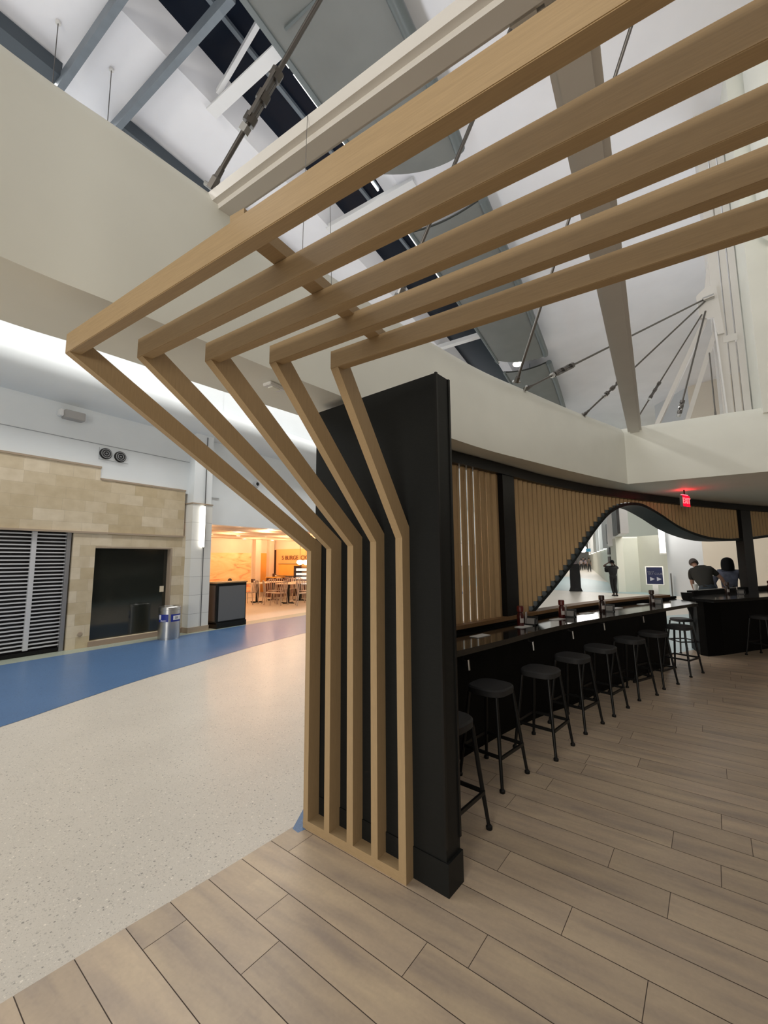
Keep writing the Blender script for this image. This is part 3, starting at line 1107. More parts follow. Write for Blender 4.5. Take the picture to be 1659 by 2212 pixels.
def cyl_patch(c, r, a0, a1, z0, z1, n=10):
    b = MB()
    vs = []
    for k in range(n + 1):
        a = a0 + (a1 - a0) * k / n
        for rr_ in (r, r + 0.004):
            for z in (z0, z1):
                vs.append((c[0] + rr_ * cos(a), c[1] + rr_ * sin(a), z))
    fs = []
    for k in range(n):
        q = 4 * k
        for i, j in ((0, 1), (1, 3), (3, 2), (2, 0)):
            fs.append((q + i, q + j, q + 4 + j, q + 4 + i))
    fs += [(0, 2, 3, 1), (4 * n, 4 * n + 1, 4 * n + 3, 4 * n + 2)]
    return b.add(vs, fs)


av = math.atan2(-by, -bx)  # towards the viewer
l1 = cyl_patch((bx, by), 0.213, av - 1.12, av - 0.10, 0.37, 0.52).build('label', BLUEL, t)
l2 = cyl_patch((bx, by), 0.213, av + 0.12, av + 1.15, 0.37, 0.52).build('label', BLUEL, t)
cyl_patch((bx, by), 0.2175, av + 0.32, av + 1.10, 0.405, 0.49).build('white_panel', WHL, l2)
cyl_patch((bx, by), 0.2175, av - 1.02, av - 0.80, 0.42, 0.51, 4).build('pictogram', WHL, l1)


def text_on_cyl(s, size, c, r, a_mid, z):
    tb = text_mb(s, size, 0.0015)
    out = MB()
    out.f, out.mi = tb.f, tb.mi
    for p in tb.v:
        a = a_mid + p.x / r
        rad = r - p.y
        out.v.append(Vector((c[0] + rad * cos(a), c[1] + rad * sin(a), z + p.z)))
    return out


text_on_cyl('TRASH', 0.042, (bx, by), 0.219, av - 0.58, 0.392).build('lettering', WHL, l1)
text_on_cyl('23', 0.06, (bx, by), 0.224, av + 0.62, 0.447).build('lettering', BLACKM, l2)

# host stand (kiosk)
t = thing('host_stand', 'black host stand with grey front panel at the food hall entrance', 'counter', (-9.02, 6.85, 0))
ka, kb = 6.42, 7.28
MB().box((-9.30, ka, 0.10), (-8.93, kb, 1.07)).build('carcass', BLACKP, t)
MB().box((-9.28, ka + 0.0, 0.0), (-8.90, kb, 0.13)).build('plinth', BLACKP, t)
MB().box((-8.935, ka + 0.05, 0.17), (-8.918, kb - 0.035, 1.0)).build('front_panel', mat('grey_panel', (0.13, 0.133, 0.135), 0.6), t)
MB().box((-9.22, ka - 0.012, 0.17), (-8.98, ka + 0.004, 1.02)).build('end_panel', mat('grey_panel_dark', (0.07, 0.055, 0.045), 0.6), t)
MB().box((-9.32, ka - 0.02, 1.07), (-8.91, kb + 0.02, 1.10)).build('top', wood_mat('warm_wood_top', (0.36, 0.22, 0.10), (10, 1, 10)), t)

# ------------------------------------------------------------------ food hall
FW = mat('food_wall_cream', (0.80, 0.68, 0.56), 0.6, var=0.05, scale=1.5)


def mural_mat():
    m = bpy.data.materials.new('flame_mural')
    m.use_nodes = True
    N, L = m.node_tree.nodes, m.node_tree.links
    b = N['Principled BSDF']
    b.inputs['Roughness'].default_value = 0.6
    tc = N.new('ShaderNodeTexCoord')
    mp = N.new('ShaderNodeMapping')
    mp.inputs['Rotation'].default_value = (radians(35), 0, 0)
    mp.inputs['Scale'].default_value = (1, 0.9, 3.0)
    L.new(tc.outputs['Object'], mp.inputs[0])
    nz = N.new('ShaderNodeTexNoise')
    nz.inputs['Scale'].default_value = 0.9
    nz.inputs['Detail'].default_value = 4
    nz.inputs['Distortion'].default_value = 1.5
    L.new(mp.outputs[0], nz.inputs['Vector'])
    rp = N.new('ShaderNodeValToRGB')
    e = rp.color_ramp.elements
    e[0].position = 0.36; e[0].color = (0.85, 0.30, 0.16, 1)
    e[1].position = 0.66; e[1].color = (0.92, 0.76, 0.46, 1)
    k = e.new(0.46); k.color = (0.92, 0.62, 0.30, 1)
    L.new(nz.outputs['Fac'], rp.inputs[0])
    L.new(rp.outputs[0], b.inputs['Base Color'])
    return m


XB, YS = -15.2, 13.9
b = MB()
b.box((XB - 0.2, 3, 0), (XB, YS + 0.2, 2.56))
b.box((XB, YS, 0), (-9.5, YS + 0.2, 2.56))
b.box((XB, 2.9, 0), (-9.4, 3.0, 2.56))
fw = b.build('wall_far', FW)
struct(fw, 'cream walls of the food hall')
MB().box((XB, 9.0, 0.25), (XB + 0.02, at_x(541, 1250, XB).y, 1.95)).build('mural', mural_mat(), fw)['label'] = 'flame coloured mural on the food hall wall'
y1, y2, y3 = at_x(552, 1250, XB).y, at_x(560, 1250, XB).y, at_x(574, 1250, XB).y
MB().box((XB, y1, 0.2), (XB + 0.02, y3, 1.95)).build('mural', mat('amber_wall', (0.90, 0.42, 0.09), 0.6, var=0.2, scale=0.8), fw)['label'] = 'amber painted wall between two piers'
for px in (545, 575):
    ya = at_x(px, 1250, XB).y
    MB().box((XB, ya, 0), (XB + 0.18, ya + 0.30, 2.56)).build('pier', FW, fw)
fc = MB().box((XB - 0.2, 3, 2.555), (-9.30, YS + 0.2, 2.7))
for k, xx in enumerate((-10.6, -12.3, -14.0)):
    fc.box((xx, 3, 2.49 - 0.0 * k), (xx + 0.35, YS, 2.56))
fc = fc.build('ceiling', mat('food_ceiling', (0.80, 0.66, 0.52), 0.6))
struct(fc, 'low ceiling of the food hall')
for q, lab in (((471, 1154), 'left of two close downlights in the food hall ceiling'), ((479.5, 1161), 'lower of two close downlights in the food hall ceiling'), ((515, 1157.5), 'downlight in the middle of the food hall ceiling'), ((618, 1165), 'downlight at the right of the food hall ceiling')):
    p = at_z(q[0], q[1], 2.553)
    tag(MB().lathe([(0.07, -0.004), (0.07, 0.0), (0.06, 0.004)], p, 14).build('downlight', mat('downlight_glow', (1, 1, 1), 0.4, emit=((1, 0.85, 0.6), 6))), lab, 'lamp', 'food hall downlights')

# sign wall
DKF = mat('dark_frame', (0.05, 0.02, 0.012), 0.5)


def sw(px, py):
    return at_y(px, py, YS)


def sbox(b, p0, p1, d0, d1, mi=0):
    a, c_ = sw(*p0), sw(*p1)
    return b.box((a.x, YS - d0, a.z), (c_.x, YS - d1, c_.z), mi)


sg = thing('sign_wall', 'orange burger counter front with lettering and dark framed panels', 'shop front', (sw(640, 1290).x, YS, 0))
sbox(MB(), (595.5, 1187), (700, 1245), 0.02, 0.0).build('upper_panel', mat('orange_panel', (0.90, 0.50, 0.20), 0.6), sg)
sbox(MB(), (604, 1219), (650, 1244), 0.05, 0.02).build('menu_board', mat('amber_board', (0.92, 0.48, 0.10), 0.6, var=0.08, scale=2), sg)
sbox(MB(), (595.5, 1247), (700, 1285), 0.02, 0.0).build('lower_panel', mat('mauve_panel', (0.42, 0.28, 0.25), 0.6), sg)
b = MB()
for p0, p1 in (((593.5, 1188), (595.5, 1290)), ((595, 1244.3), (700, 1246.3)), ((603.4, 1218), (650.6, 1219)), ((603, 1246), (605.3, 1290)), ((626.5, 1246), (629.5, 1290)), ((649, 1220), (651, 1290))):
    sbox(b, p0, p1, 0.06, 0.0)
b.build('frame', DKF, sg)
pc = sw(638, 1205)
ts = text_mb('S BURGE  CIC', 0.27, 0.008).move((pc.x, YS - 0.045, pc.z))
ts.build('lettering', mat('sign_brown', (0.22, 0.10, 0.045), 0.5), sg)
sh = thing('display_shelf', 'lit white display shelves beside the burger counter', 'shelf', (sw(658, 1285).x, YS - 0.3, 0))
b = MB()
sbox(b, (652, 1222), (652.6, 1286), 0.5, 0.06)
sbox(b, (690, 1222), (690.6, 1286), 0.5, 0.06)
for yy in (1224, 1233, 1242, 1250, 1262):
    sbox(b, (652, yy), (690, yy + 0.8), 0.5, 0.06)
b.build('rack', DKF, sh)
b = MB()
for yy in (1227.5, 1237, 1245.5, 1256):
    for xx in range(653, 688, 4):
        sbox(b, (xx, yy), (xx + 3.2, yy + 5), 0.4, 0.15)
b.build('goods', mat('shelf_goods', (0.9, 0.9, 0.88), 0.4, emit=((1, 0.95, 0.88), 0.55)), sh)
for px, lab in ((648, 'left of two glowing pendant lamps at the burger counter'), (661, 'right of two glowing pendant lamps, half hidden by the wood post')):
    p = at_y(px, 1215, YS - 0.6)
    t = thing('pendant_lamp', lab, 'lamp', p, 'pendant lamps at the burger counter')
    MB().lathe([(0.03, 0.11), (0.12, 0.08), (0.15, 0.0), (0.10, -0.07), (0.03, -0.10)], p, 18).build('globe', mat('pendant_glow', (1, 1, 1), 0.4, emit=((1, 0.82, 0.5), 5)), t, smooth=True)
    MB().tube([p + Vector((0, 0, 0.1)), (p.x, p.y, 2.555)], 0.008, 6).build('cord', BLACKM, t)


# tables and chairs of the food hall
CHM = mat('chair_aluminium', (0.50, 0.42, 0.37), 0.35, metal=0.6)
TTOP = mat('table_top_cream', (0.75, 0.62, 0.5), 0.4)


def food_chair():
    t = thing('dining_chair', 'x', 'chair')
    MB().box((-0.21, -0.21, 0.42), (0.21, 0.2, 0.445), bev=0.008).build('seat', CHM, t)
    for sx in (-1, 1):
        MB().tube([(sx * 0.19, -0.19, 0.425), (sx * 0.215, -0.22, 0)], 0.016, 8).build('leg', CHM, t)
        MB().tube([(sx * 0.19, 0.19, 0.425), (sx * 0.215, 0.25, 0)], 0.016, 8).build('leg', CHM, t)
    b = MB().tube([(-0.19, 0.19, 0.43), (-0.2, 0.22, 0.65), (-0.17, 0.245, 0.82), (-0.08, 0.25, 0.87), (0.08, 0.25, 0.87), (0.17, 0.245, 0.82), (0.2, 0.22, 0.65), (0.19, 0.19, 0.43)], 0.016, 8)
    b.build('back_frame', CHM, t)
    b = MB()
    for xx in (-0.09, 0, 0.09):
        b.bar((xx, 0.2, 0.44), (xx, 0.25, 0.86), 0.035, 0.012, up=(0, 1, 0))
    b.build('back_slats', CHM, t)
    return t


def food_table():
    t = thing('dining_table', 'x', 'table')
    MB().box((-0.35, -0.35, 0.72), (0.35, 0.35, 0.75), bev=0.006).build('tabletop', TTOP, t)
    MB().box((-0.04, -0.04, 0.03), (0.04, 0.04, 0.72)).build('pedestal', BLACKM, t)
    b = MB().box((-0.28, -0.03, 0), (0.28, 0.03, 0.03)).box((-0.03, -0.28, 0), (0.03, -0.03, 0.03)).box((-0.03, 0.03, 0), (0.03, 0.28, 0.03))
    b.build('foot', BLACKM, t)
    return t


ch0, tb0 = food_chair(), food_table()
first_c, first_t = [True], [True]
TPOS, CPOS = [], []
TABLES = [((555, 1301), 0.2, 'cream table farthest left in the food hall, beside the host stand'), ((590, 1296), 0.1, 'cream table at the back by the amber wall'), ((622, 1303), 0.15, 'cream table in the middle of the food hall chairs'), ((647, 1297), 0.3, 'cream table below the lit display shelves')]
for q, a, lab in TABLES:
    o = tb0 if first_t[0] else dup(tb0)
    first_t[0] = False
    p = at_z(*q)
    TPOS.append(p)
    o.location = (p.x, p.y, 0)
    o.rotation_euler = (0, 0, a)
    tag(o, lab, 'table', 'food hall tables')
CHAIRS = [((541, 1304.5), -1.2, 'metal chair half hidden behind the host stand'), ((574, 1300), 1.4, 'metal chair left of centre turned towards the amber wall'), ((583, 1305), 2.6, 'metal chair in front, just right of the first table'),
          ((603, 1293.5), 3.6, 'metal chair at the back, under the dark frame of the sign wall'), ((606, 1304.5), -1.4, 'metal chair nearest in the middle of the food hall'), ((638, 1302), 1.5, 'metal chair right of the middle table'),
          ((624, 1295.5), 0.3, 'metal chair behind the middle table'), ((655, 1307.5), 2.5, 'metal chair at the right edge against the wood post'), ((633, 1294), 0.8, 'metal chair farthest back below the display shelves')]
for q, a, lab in CHAIRS:
    o = ch0 if first_c[0] else dup(ch0)
    first_c[0] = False
    p = at_z(*q)
    for t_, dmin in [(c_, 0.56) for c_ in CPOS] + [(t_, 0.68) for t_ in TPOS]:
        v_ = p - t_
        if v_.length < dmin:
            p = t_ + (v_.normalized() if v_.length > 0.01 else Vector((1, 0, 0))) * dmin
    CPOS.append(p)
    o.location = (p.x, p.y, 0)
    o.rotation_euler = (0, 0, a)
    tag(o, lab, 'chair', 'food hall chairs')
DKW = mat('dark_red_wood', (0.10, 0.03, 0.015), 0.5)
p = at_z(566, 1296)
p = p + Vector((-0.3, 0.5, 0))
t = thing('waste_station', 'dark red waste station against the amber wall', 'cabinet', (p.x - 0.3, p.y + 0.6, 0))
MB().box((p.x - 0.6, p.y + 0.5, 0), (p.x - 0.1, p.y + 1.1, 0.85)).build('body', DKW, t)
MB().box((p.x - 0.63, p.y + 0.47, 0.85), (p.x - 0.07, p.y + 1.13, 0.89)).build('top', mat('amber_board', (0.92, 0.48, 0.10), 0.6), t)
for q, zz, lab in (((542, 1270), 0.75, 'dark napkin holder on the left food hall table'), ((556, 1264), 0.89, 'dark napkin holder on the waste station')):
    pp = at_z(q[0], q[1], zz) if zz == 0.75 else Vector((p.x - 0.35, p.y + 0.75, 0.89))
    if zz == 0.75:
        pp = at_z(556, 1300); pp = Vector((pp.x - 0.15, pp.y - 0.1, 0.75))
    t = thing('napkin_holder', lab, 'napkin holder', pp, 'napkin holders in the food hall')
    MB().extr([(-0.07, 0), (0.07, 0), (0.07, 0.07), (0.02, 0.14), (-0.07, 0.14)], 'y', -0.06, 0.06).move(pp).build('case', DKF, t)
    MB().box((0.055, -0.045, 0.02), (0.075, 0.045, 0.075)).move(pp).build('napkins', WHL, t)

# ------------------------------------------------------------------ folded wood slat screen
AB = radians(4.8)
BX_ = Vector((cos(AB), -sin(AB), 0))
BY_ = Vector((sin(AB), cos(AB), 0))


def bw(x, y, z):
    return BX_ * x + BY_ * y + Vector((0, 0, z))


ws = thing('folded_slat_screen', 'tan wood slat screen whose five uprights fold over into long overhead beams', 'slat screen', bw(-1.66, 1.91, 0))
YF, DEP = 1.866, 0.092
xl = [-2.073, -1.894, -1.715, -1.538, -1.358]
xr = [-2.033, -1.851, -1.669, -1.494, -1.312]
zb = [1.677, 1.689, 1.702, 1.721, 1.737]
zbk = [1.724, 1.738, 1.750, 1.754, 1.765]
cpix = [(140.3, 764.5), (295.5, 774), (442, 782), (581, 786), (713.5, 797)]
BH, BWD = 0.088, 0.042
beams = []
for k in range(5):
    x0, x1 = xl[k], xr[k]
    # height at which the corner seen in the photo falls on the slat's own plane
    d = ray(*cpix[k])
    db = Vector((d.dot(BX_), d.dot(BY_), d.z))
    tt = x0 / db.x
    yc, zc = db.y * tt, EYE.z + db.z * tt
    # upright and leaning part: one polygon in the slat's plane
    yb, zk, zkb = YF, zb[k], zbk[k]
    dirv = Vector((0, yc - yb, zc - zk)).normalized()
    # back edge of the leaning part, parallel to the front edge, meets the beam's far face
    pb = Vector((0, YF + DEP, zkb))
    yfar = yc + BWD
    s = (yfar - pb.y) / dirv.y
    ztop = pb.z + dirv.z * s
    if ztop > zc + BH:
        ztop = zc + BH
        yy2 = pb.y + dirv.y * ((ztop - pb.z) / dirv.z)
        prof = [(yb, 0.055), (yb, zk), (yc + 0.004, zc), (yfar, zc), (yfar, ztop), (yy2, ztop), (pb.y, pb.z), (YF + DEP, 0.055)]
    else:
        prof = [(yb, 0.055), (yb, zk), (yc + 0.004, zc), (yfar, zc), (yfar, ztop), (pb.y, pb.z), (YF + DEP, 0.055)]
    b = MB()
    n = len(prof)
    vs = [bw(x0, p[0], p[1]) for p in prof] + [bw(x1, p[0], p[1]) for p in prof]
    fs = [list(range(n)), list(range(n, 2 * n))[::-1]] + [(i, n + i, n + (i + 1) % n, (i + 1) % n) for i in range(n)]
    b.add(vs, fs)
    o = b.build('slat', WOOD_Z, ws)
    # overhead beam, running along world X
    c0 = bw(x0, yc, zc)
    beams.append(c0)
    x_end = 2.6
    yt = 0.004 * 0
    b = MB().box((c0.x, c0.y, c0.z), (x_end, c0.y + BWD, c0.z + BH), bev=0.002)
    b.build('beam', WOOD_X, ws)
# base rail with the slats standing on it
vs = [bw(x, y, z) for z in (0.006, 0.055) for x, y in ((-2.075, YF), (-1.312, YF), (-1.312, YF + DEP), (-2.075, YF + DEP))]
MB().add(vs, [(0, 3, 2, 1), (4, 5, 6, 7), (0, 1, 5, 4), (1, 2, 6, 5), (2, 3, 7, 6), (3, 0, 4, 7)]).build('base_rail', WOOD_X, ws)
# crossbar laid over the beams
ct = beams[0].z + BH
b = MB().bar((-0.945, beams[0].y + 0.018, beams[0].z + BH + 0.021), (-0.995, beams[4].y + 0.10, beams[4].z + BH + 0.021), 0.058, 0.042)
b.build('crossbar', WOOD_X, ws)

# ------------------------------------------------------------------ black panel behind it
dp = thing('divider_panel', 'tall matte black divider panel behind the wood uprights', 'panel', (-1.5, 2.1, 0))
P0 = at_z(981.2, 1936.3)
pA = at_z(933.8, 798.4, 2.65)
d1v = Vector((cos(radians(-7)), sin(radians(-7)), 0))
n1v = Vector((-d1v.y, d1v.x, 0))
corner = Vector((-0.950, 2.015, 0))
LEN_P, TH = (corner - at_pl(683, 1000, corner, n1v)).to_2d().length, 0.13
b = MB().obox(corner - d1v * LEN_P / 2 + n1v * TH / 2 + Vector((0, 0, 1.325)), d1v * LEN_P / 2, n1v * TH / 2, Vector((0, 0, 1.319)))
b.build('panel_board', BLACKP, dp)
cc = corner - d1v * LEN_P / 2 + n1v * TH / 2
MB().obox(cc + Vector((0, 0, 0.081)) + d1v * 0.007, d1v * (LEN_P / 2 + 0.007), n1v * (TH / 2 + 0.006), Vector((0, 0, 0.075))).build('plinth', BLACKP, dp)
# edge cap of the panel: slim corner beads
b = MB()
for sgn in (0, 1):
    b.obox(corner + n1v * (TH * sgn) + Vector((0, 0, 1.43)), d1v * 0.006, n1v * 0.008, Vector((0, 0, 1.215)))
b.build('corner_bead', BLACKM, dp)

# ------------------------------------------------------------------ wave screen of the bar
wv = thing('wave_screen', 'curved wood slat screen with a wave shaped opening over the bar counter', 'screen', (-1.2, 5.5, 0))
WPX = [(1140, 1328), (1155, 1312), (1190, 1272), (1230, 1220), (1260, 1175), (1285, 1140), (1310, 1112), (1335, 1097), (1360, 1092), (1385, 1096), (1420, 1115), (1460, 1141), (1500, 1158), (1540, 1167), (1590, 1168), (1659, 1160), (1700, 1150)]
wpts = []
for q in WPX:
    p = on_scr(*q)
    wpts.append(Vector((scr_s(p), p.z, 0)))
wcur = smooth_path(wpts, 8)


def wave_z(s):
    for a, b in zip(wcur[:-1], wcur[1:]):
        if a.x <= s <= b.x and b.x > a.x:
            return a.y + (b.y - a.y) * (s - a.x) / (b.x - a.x)
    return 0.99 if s < wcur[0].x else wcur[-1].y


sA = scr_s((-2.06, 2.52)) + 0.6
s1a, s1b = scr_s(on_scr(1078, 1170)), scr_s(on_scr(1103, 1170))
s2a, s2b = scr_s(on_scr(1600, 1200)), scr_s(on_scr(1621, 1200))
sEnd = scr_s(on_scr(1700, 1200))
ZT = 2.585


def fin_bay(sa, sb, pitch, name, open_fins=False):
    b = MB()
    n = max(1, int(round((sb - sa) / pitch)))
    pt = (sb - sa) / n
    for k in range(n):
        s0, s1 = sa + k * pt, sa + (k + 1) * pt
        if open_fins:
            zlo = 0.99
        else:
            zlo = max(0.99, max(wave_z(s0), wave_z(s1)) + 0.045) if max(wave_z(s0), wave_z(s1)) > 1.0 else 0.99
        if zlo > ZT - 0.03:
            zlo = ZT - 0.03
        if True:
            gap = 0.007 if open_fins and k < n * 0.75 else 0.0
            # folded V: two boards per pitch
            a0, _, n0 = scr_p(s0)
            am, _, nm = scr_p(s0 + pt * 0.36)
            a1, _, n1 = scr_p(s1 - gap)
            q = [a0 - n0 * 0.0, am + nm * 0.05, a1 - n1 * 0.0, am + nm * 0.05 - nm * 0.02, ]
            if open_fins and n - 6 <= k <= n - 2:
                a0 = a0.lerp(am + nm * 0.024, 0.34 if k < n - 3 else 0.2)
            for (A, B) in ((a0, am + nm * 0.024), (am + nm * 0.024, a1)):
                dd = (B - A)
                w = Vector((-dd.y, dd.x, 0)).normalized() * 0.008
                b.add([A + w + Vector((0, 0, zlo)), B + w + Vector((0, 0, zlo)), B - w + Vector((0, 0, zlo)), A - w + Vector((0, 0, zlo)),
                       A + w + Vector((0, 0, ZT)), B + w + Vector((0, 0, ZT)), B - w + Vector((0, 0, ZT)), A - w + Vector((0, 0, ZT))],
                      [(0, 3, 2, 1), (4, 5, 6, 7), (0, 1, 5, 4), (1, 2, 6, 5), (2, 3, 7, 6), (3, 0, 4, 7)])
    o = b.build(name, WOODS, wv)
    return o


fin_bay(sA - 0.6, s1a, 0.118, 'open_slats', True)
fin_bay(s1b, s2a, 0.114, 'wave_slats')
fin_bay(s2b, sEnd + 1.5, 0.114, 'wave_slats')


def sweep(name, s0, s1, zf0, zf1, off0, off1, m, step=0.06):
    """bar along the screen curve between two heights and two offsets"""
    n = max(2, int((s1 - s0) / step))
    vs, fs = [], []
    for k in range(n + 1):
        s = s0 + (s1 - s0) * k / n
        a, b_ = zf0(s), zf1(s)
        for off, z in ((off0, a), (off1, a), (off1, b_), (off0, b_)):
            p, e, nn = scr_p(s)
            q = p + nn * off
            vs.append((q.x, q.y, z))
        if k:
            n0 = 4 * (k - 1)
            for i in range(4):
                fs.append((n0 + i, n0 + (i + 1) % 4, n0 + 4 + (i + 1) % 4, n0 + 4 + i))
    fs += [(3, 2, 1, 0), (4 * n, 4 * n + 1, 4 * n + 2, 4 * n + 3)]
    return MB().add(vs, fs).build(name, m, wv)


sweep('top_rail', sA - 0.62, sEnd + 1.5, lambda s: 2.575, lambda s: 2.69, -0.06, 0.09, BLACKM)
WTRIM = mat('dark_green_grey_band', (0.012, 0.017, 0.017), 0.5, spec=0.2)
sweep('wave_band', wcur[0].x, s2a, lambda s: wave_z(s), lambda s: wave_z(s) + 0.045, -0.30, 0.05, WTRIM, 0.04)
sweep('wave_band', s2b, wcur[-1].x, lambda s: wave_z(s), lambda s: wave_z(s) + 0.045, -0.30, 0.05, WTRIM, 0.04)
for a, b_ in ((s1a, s1b), (s2a, s2b)):
    sweep('post', a, b_, lambda s: 0.93 if a < 8 else 0.6, lambda s: 2.60, -0.06, 0.075, BLACKM)
RAILW = wood_mat('brown_rail', (0.21, 0.115, 0.05), (6, 6, 6))
sRail = scr_s(on_scr(1434, 1280))
sweep('sill_rail', sA - 0.6, sRail, lambda s: 0.955, lambda s: 0.992, -0.06, 0.10, RAILW)

# ------------------------------------------------------------------ bar counter and its things
CZ = 0.92
fe = [Vector((-1.50, 2.32, CZ)), Vector((-1.43, 2.70, CZ))] + [at_z(*q, CZ) for q in ((994.4, 1404.8), (1093.8, 1380.4), (1173.4, 1359.6), (1260, 1341.5), (1361, 1325.7), (1447, 1311.8), (1487.5, 1305.5), (1508, 1303))]
fes = smooth_path([(p.x, p.y, 0) for p in fe], 4)


def ctop(front, s_back, z0, z1):
    poly = [(p.x, p.y) for p in front] + [(scr_p(s, 0.02)[0].x, scr_p(s, 0.02)[0].y) for s in s_back]
    return MB().prism(poly, z0, z1)


bc = thing('bar_counter', 'long curved black bar counter below the wave screen', 'counter', (-0.9, 5.0, 0))
sb_ = [sA - 0.55 + (sRail + 0.25 - sA + 0.55) * i / 16 for i in range(17)][::-1]
ctop(fes, sb_, CZ - 0.045, CZ).build('countertop', BLACKC, bc)
fl_pts = [Vector((-1.52, 2.40, 0))] + [at_z(*q) for q in ((1100, 1600), (1200, 1551), (1256, 1530), (1312.7, 1503.7), (1380, 1474), (1440, 1450), (1466, 1440))]
flp = smooth_path([(p.x - 0.10, p.y + 0.03, 0) for p in fl_pts], 4)
poly = [(p.x, p.y) for p in flp] + [(scr_p(s, 0.03)[0].x, scr_p(s, 0.03)[0].y) for s in sb_[2:]]
MB().prism(poly, 0.006, CZ - 0.045).build('counter_body', BLACKB, bc)
bs = MB()
n = len(sb_)
vs, fs = [], []
for s in sb_:
    for off, z in ((0.02, CZ), (0.07, CZ), (0.07, 0.955), (0.02, 0.955)):
        q = scr_p(s, off)[0]
        vs.append((q.x, q.y, z))
for k in range(n - 1):
    for i in range(4):
        fs.append((4 * k + i, 4 * k + (i + 1) % 4, 4 * k + 4 + (i + 1) % 4, 4 * k + 4 + i))
fs += [(3, 2, 1, 0), (4 * n - 4, 4 * n - 3, 4 * n - 2, 4 * n - 1)]
bs.add(vs, fs).build('backsplash', BLACKB, bc)


def near_on(path, p):
    best = None
    for a, b in zip(path[:-1], path[1:]):
        e = b - a
        t_ = max(0, min(1, (Vector((p.x, p.y, 0)) - a).dot(e) / e.dot(e)))
        q = a + e * t_
        dd = (Vector((p.x, p.y, 0)) - q).length
        if best is None or dd < best[0]:
            best = (dd, q, e.normalized())
    return best[1], best[2]


for q in ((1000.7, 1432), (1141.7, 1392), (1227.6, 1368.6), (1295.6, 1351), (1381, 1336)):
    d = ray(*q)
    best = None
    for a, b in zip(flp[:-1], flp[1:]):
        e = b - a
        det = -d.x * e.y + e.x * d.y
        tt = (-a.x * e.y + e.x * a.y) / det
        s = (d.x * a.y - d.y * a.x) / det
        if tt > 0 and -0.01 <= s <= 1.01:
            best = (EYE + d * tt, e.normalized())
    if best is None:
        continue
    p, e = best
    nn = Vector((e.y, -e.x, 0))
    MB().tube([p + nn * 0.0 + Vector((0, 0, 0.04)), p + nn * 0.05 + Vector((0, 0, 0.03)), p + nn * 0.055 - Vector((0, 0, 0.05))], 0.012, 8).build('purse_hook', CHROME, bc)

# second counter to the right of the gap
b2 = thing('bar_counter', 'second black bar counter at the right with a curved bracket end', 'counter', (1.2, 9.5, 0))
s20 = scr_s(on_scr(1490, 1275))
f2 = [at_z(*q) for q in ((1514, 1416), (1530, 1419), (1565, 1416), (1659, 1402), (1740, 1392))]
sb2 = [s20 + (sEnd + 1.2 - s20) * i / 10 for i in range(11)][::-1]
poly = [(p.x, p.y) for p in f2] + [(scr_p(s, -0.05)[0].x, scr_p(s, -0.05)[0].y) for s in sb2]
MB().prism(poly, 0.006, 0.90).build('counter_body', BLACKB, b2)
poly = [(f2[0].x - 0.05, f2[0].y - 0.12)] + [(p.x + 0.12, p.y - 0.28) for p in f2[1:]] + [(scr_p(s, -0.07)[0].x, scr_p(s, -0.07)[0].y) for s in sb2]
MB().prism(poly, 0.90, 0.945).build('countertop', BLACKC, b2)
n = len(sb2)
vs, fs = [], []
for s in sb2:
    for off, z in ((-0.05, 0.945), (0.06, 0.945), (0.06, 1.02), (-0.05, 1.02)):
        q = scr_p(s, off)[0]
        vs.append((q.x, q.y, z))
for k in range(n - 1):
    for i in range(4):
        fs.append((4 * k + i, 4 * k + (i + 1) % 4, 4 * k + 4 + (i + 1) % 4, 4 * k + 4 + i))
fs += [(3, 2, 1, 0), (4 * n - 4, 4 * n - 3, 4 * n - 2, 4 * n - 1)]
MB().add(vs, fs).build('backsplash', BLACKB, b2)
# curved bracket at its left end
pe = scr_p(s20, 0.0)[0]
pf = f2[0]
ed = (Vector((pf.x, pf.y, 0)) - pe)
side = Vector((-ed.y, ed.x, 0)).normalized()
if side.x > 0:
    side = -side
prof = [(0.0, 1.0), (0.16, 1.0), (0.15, 0.90), (0.10, 0.78), (0.05, 0.62), (0.02, 0.45), (0.0, 0.25)]
b = MB()
q0 = pe + ed * 0.35
vs = []
for tt in (-0.05, 0.05):
    for w_, z in prof:
        q = q0 + ed.normalized() * tt + side * w_
        vs.append((q.x, q.y, z))
n = len(prof)
b.add(vs, [list(range(n)), list(range(n, 2 * n))[::-1]] + [(i, (i + 1) % n, n + (i + 1) % n, n + i) for i in range(n)])
b.build('end_bracket', BLACKB, b2)


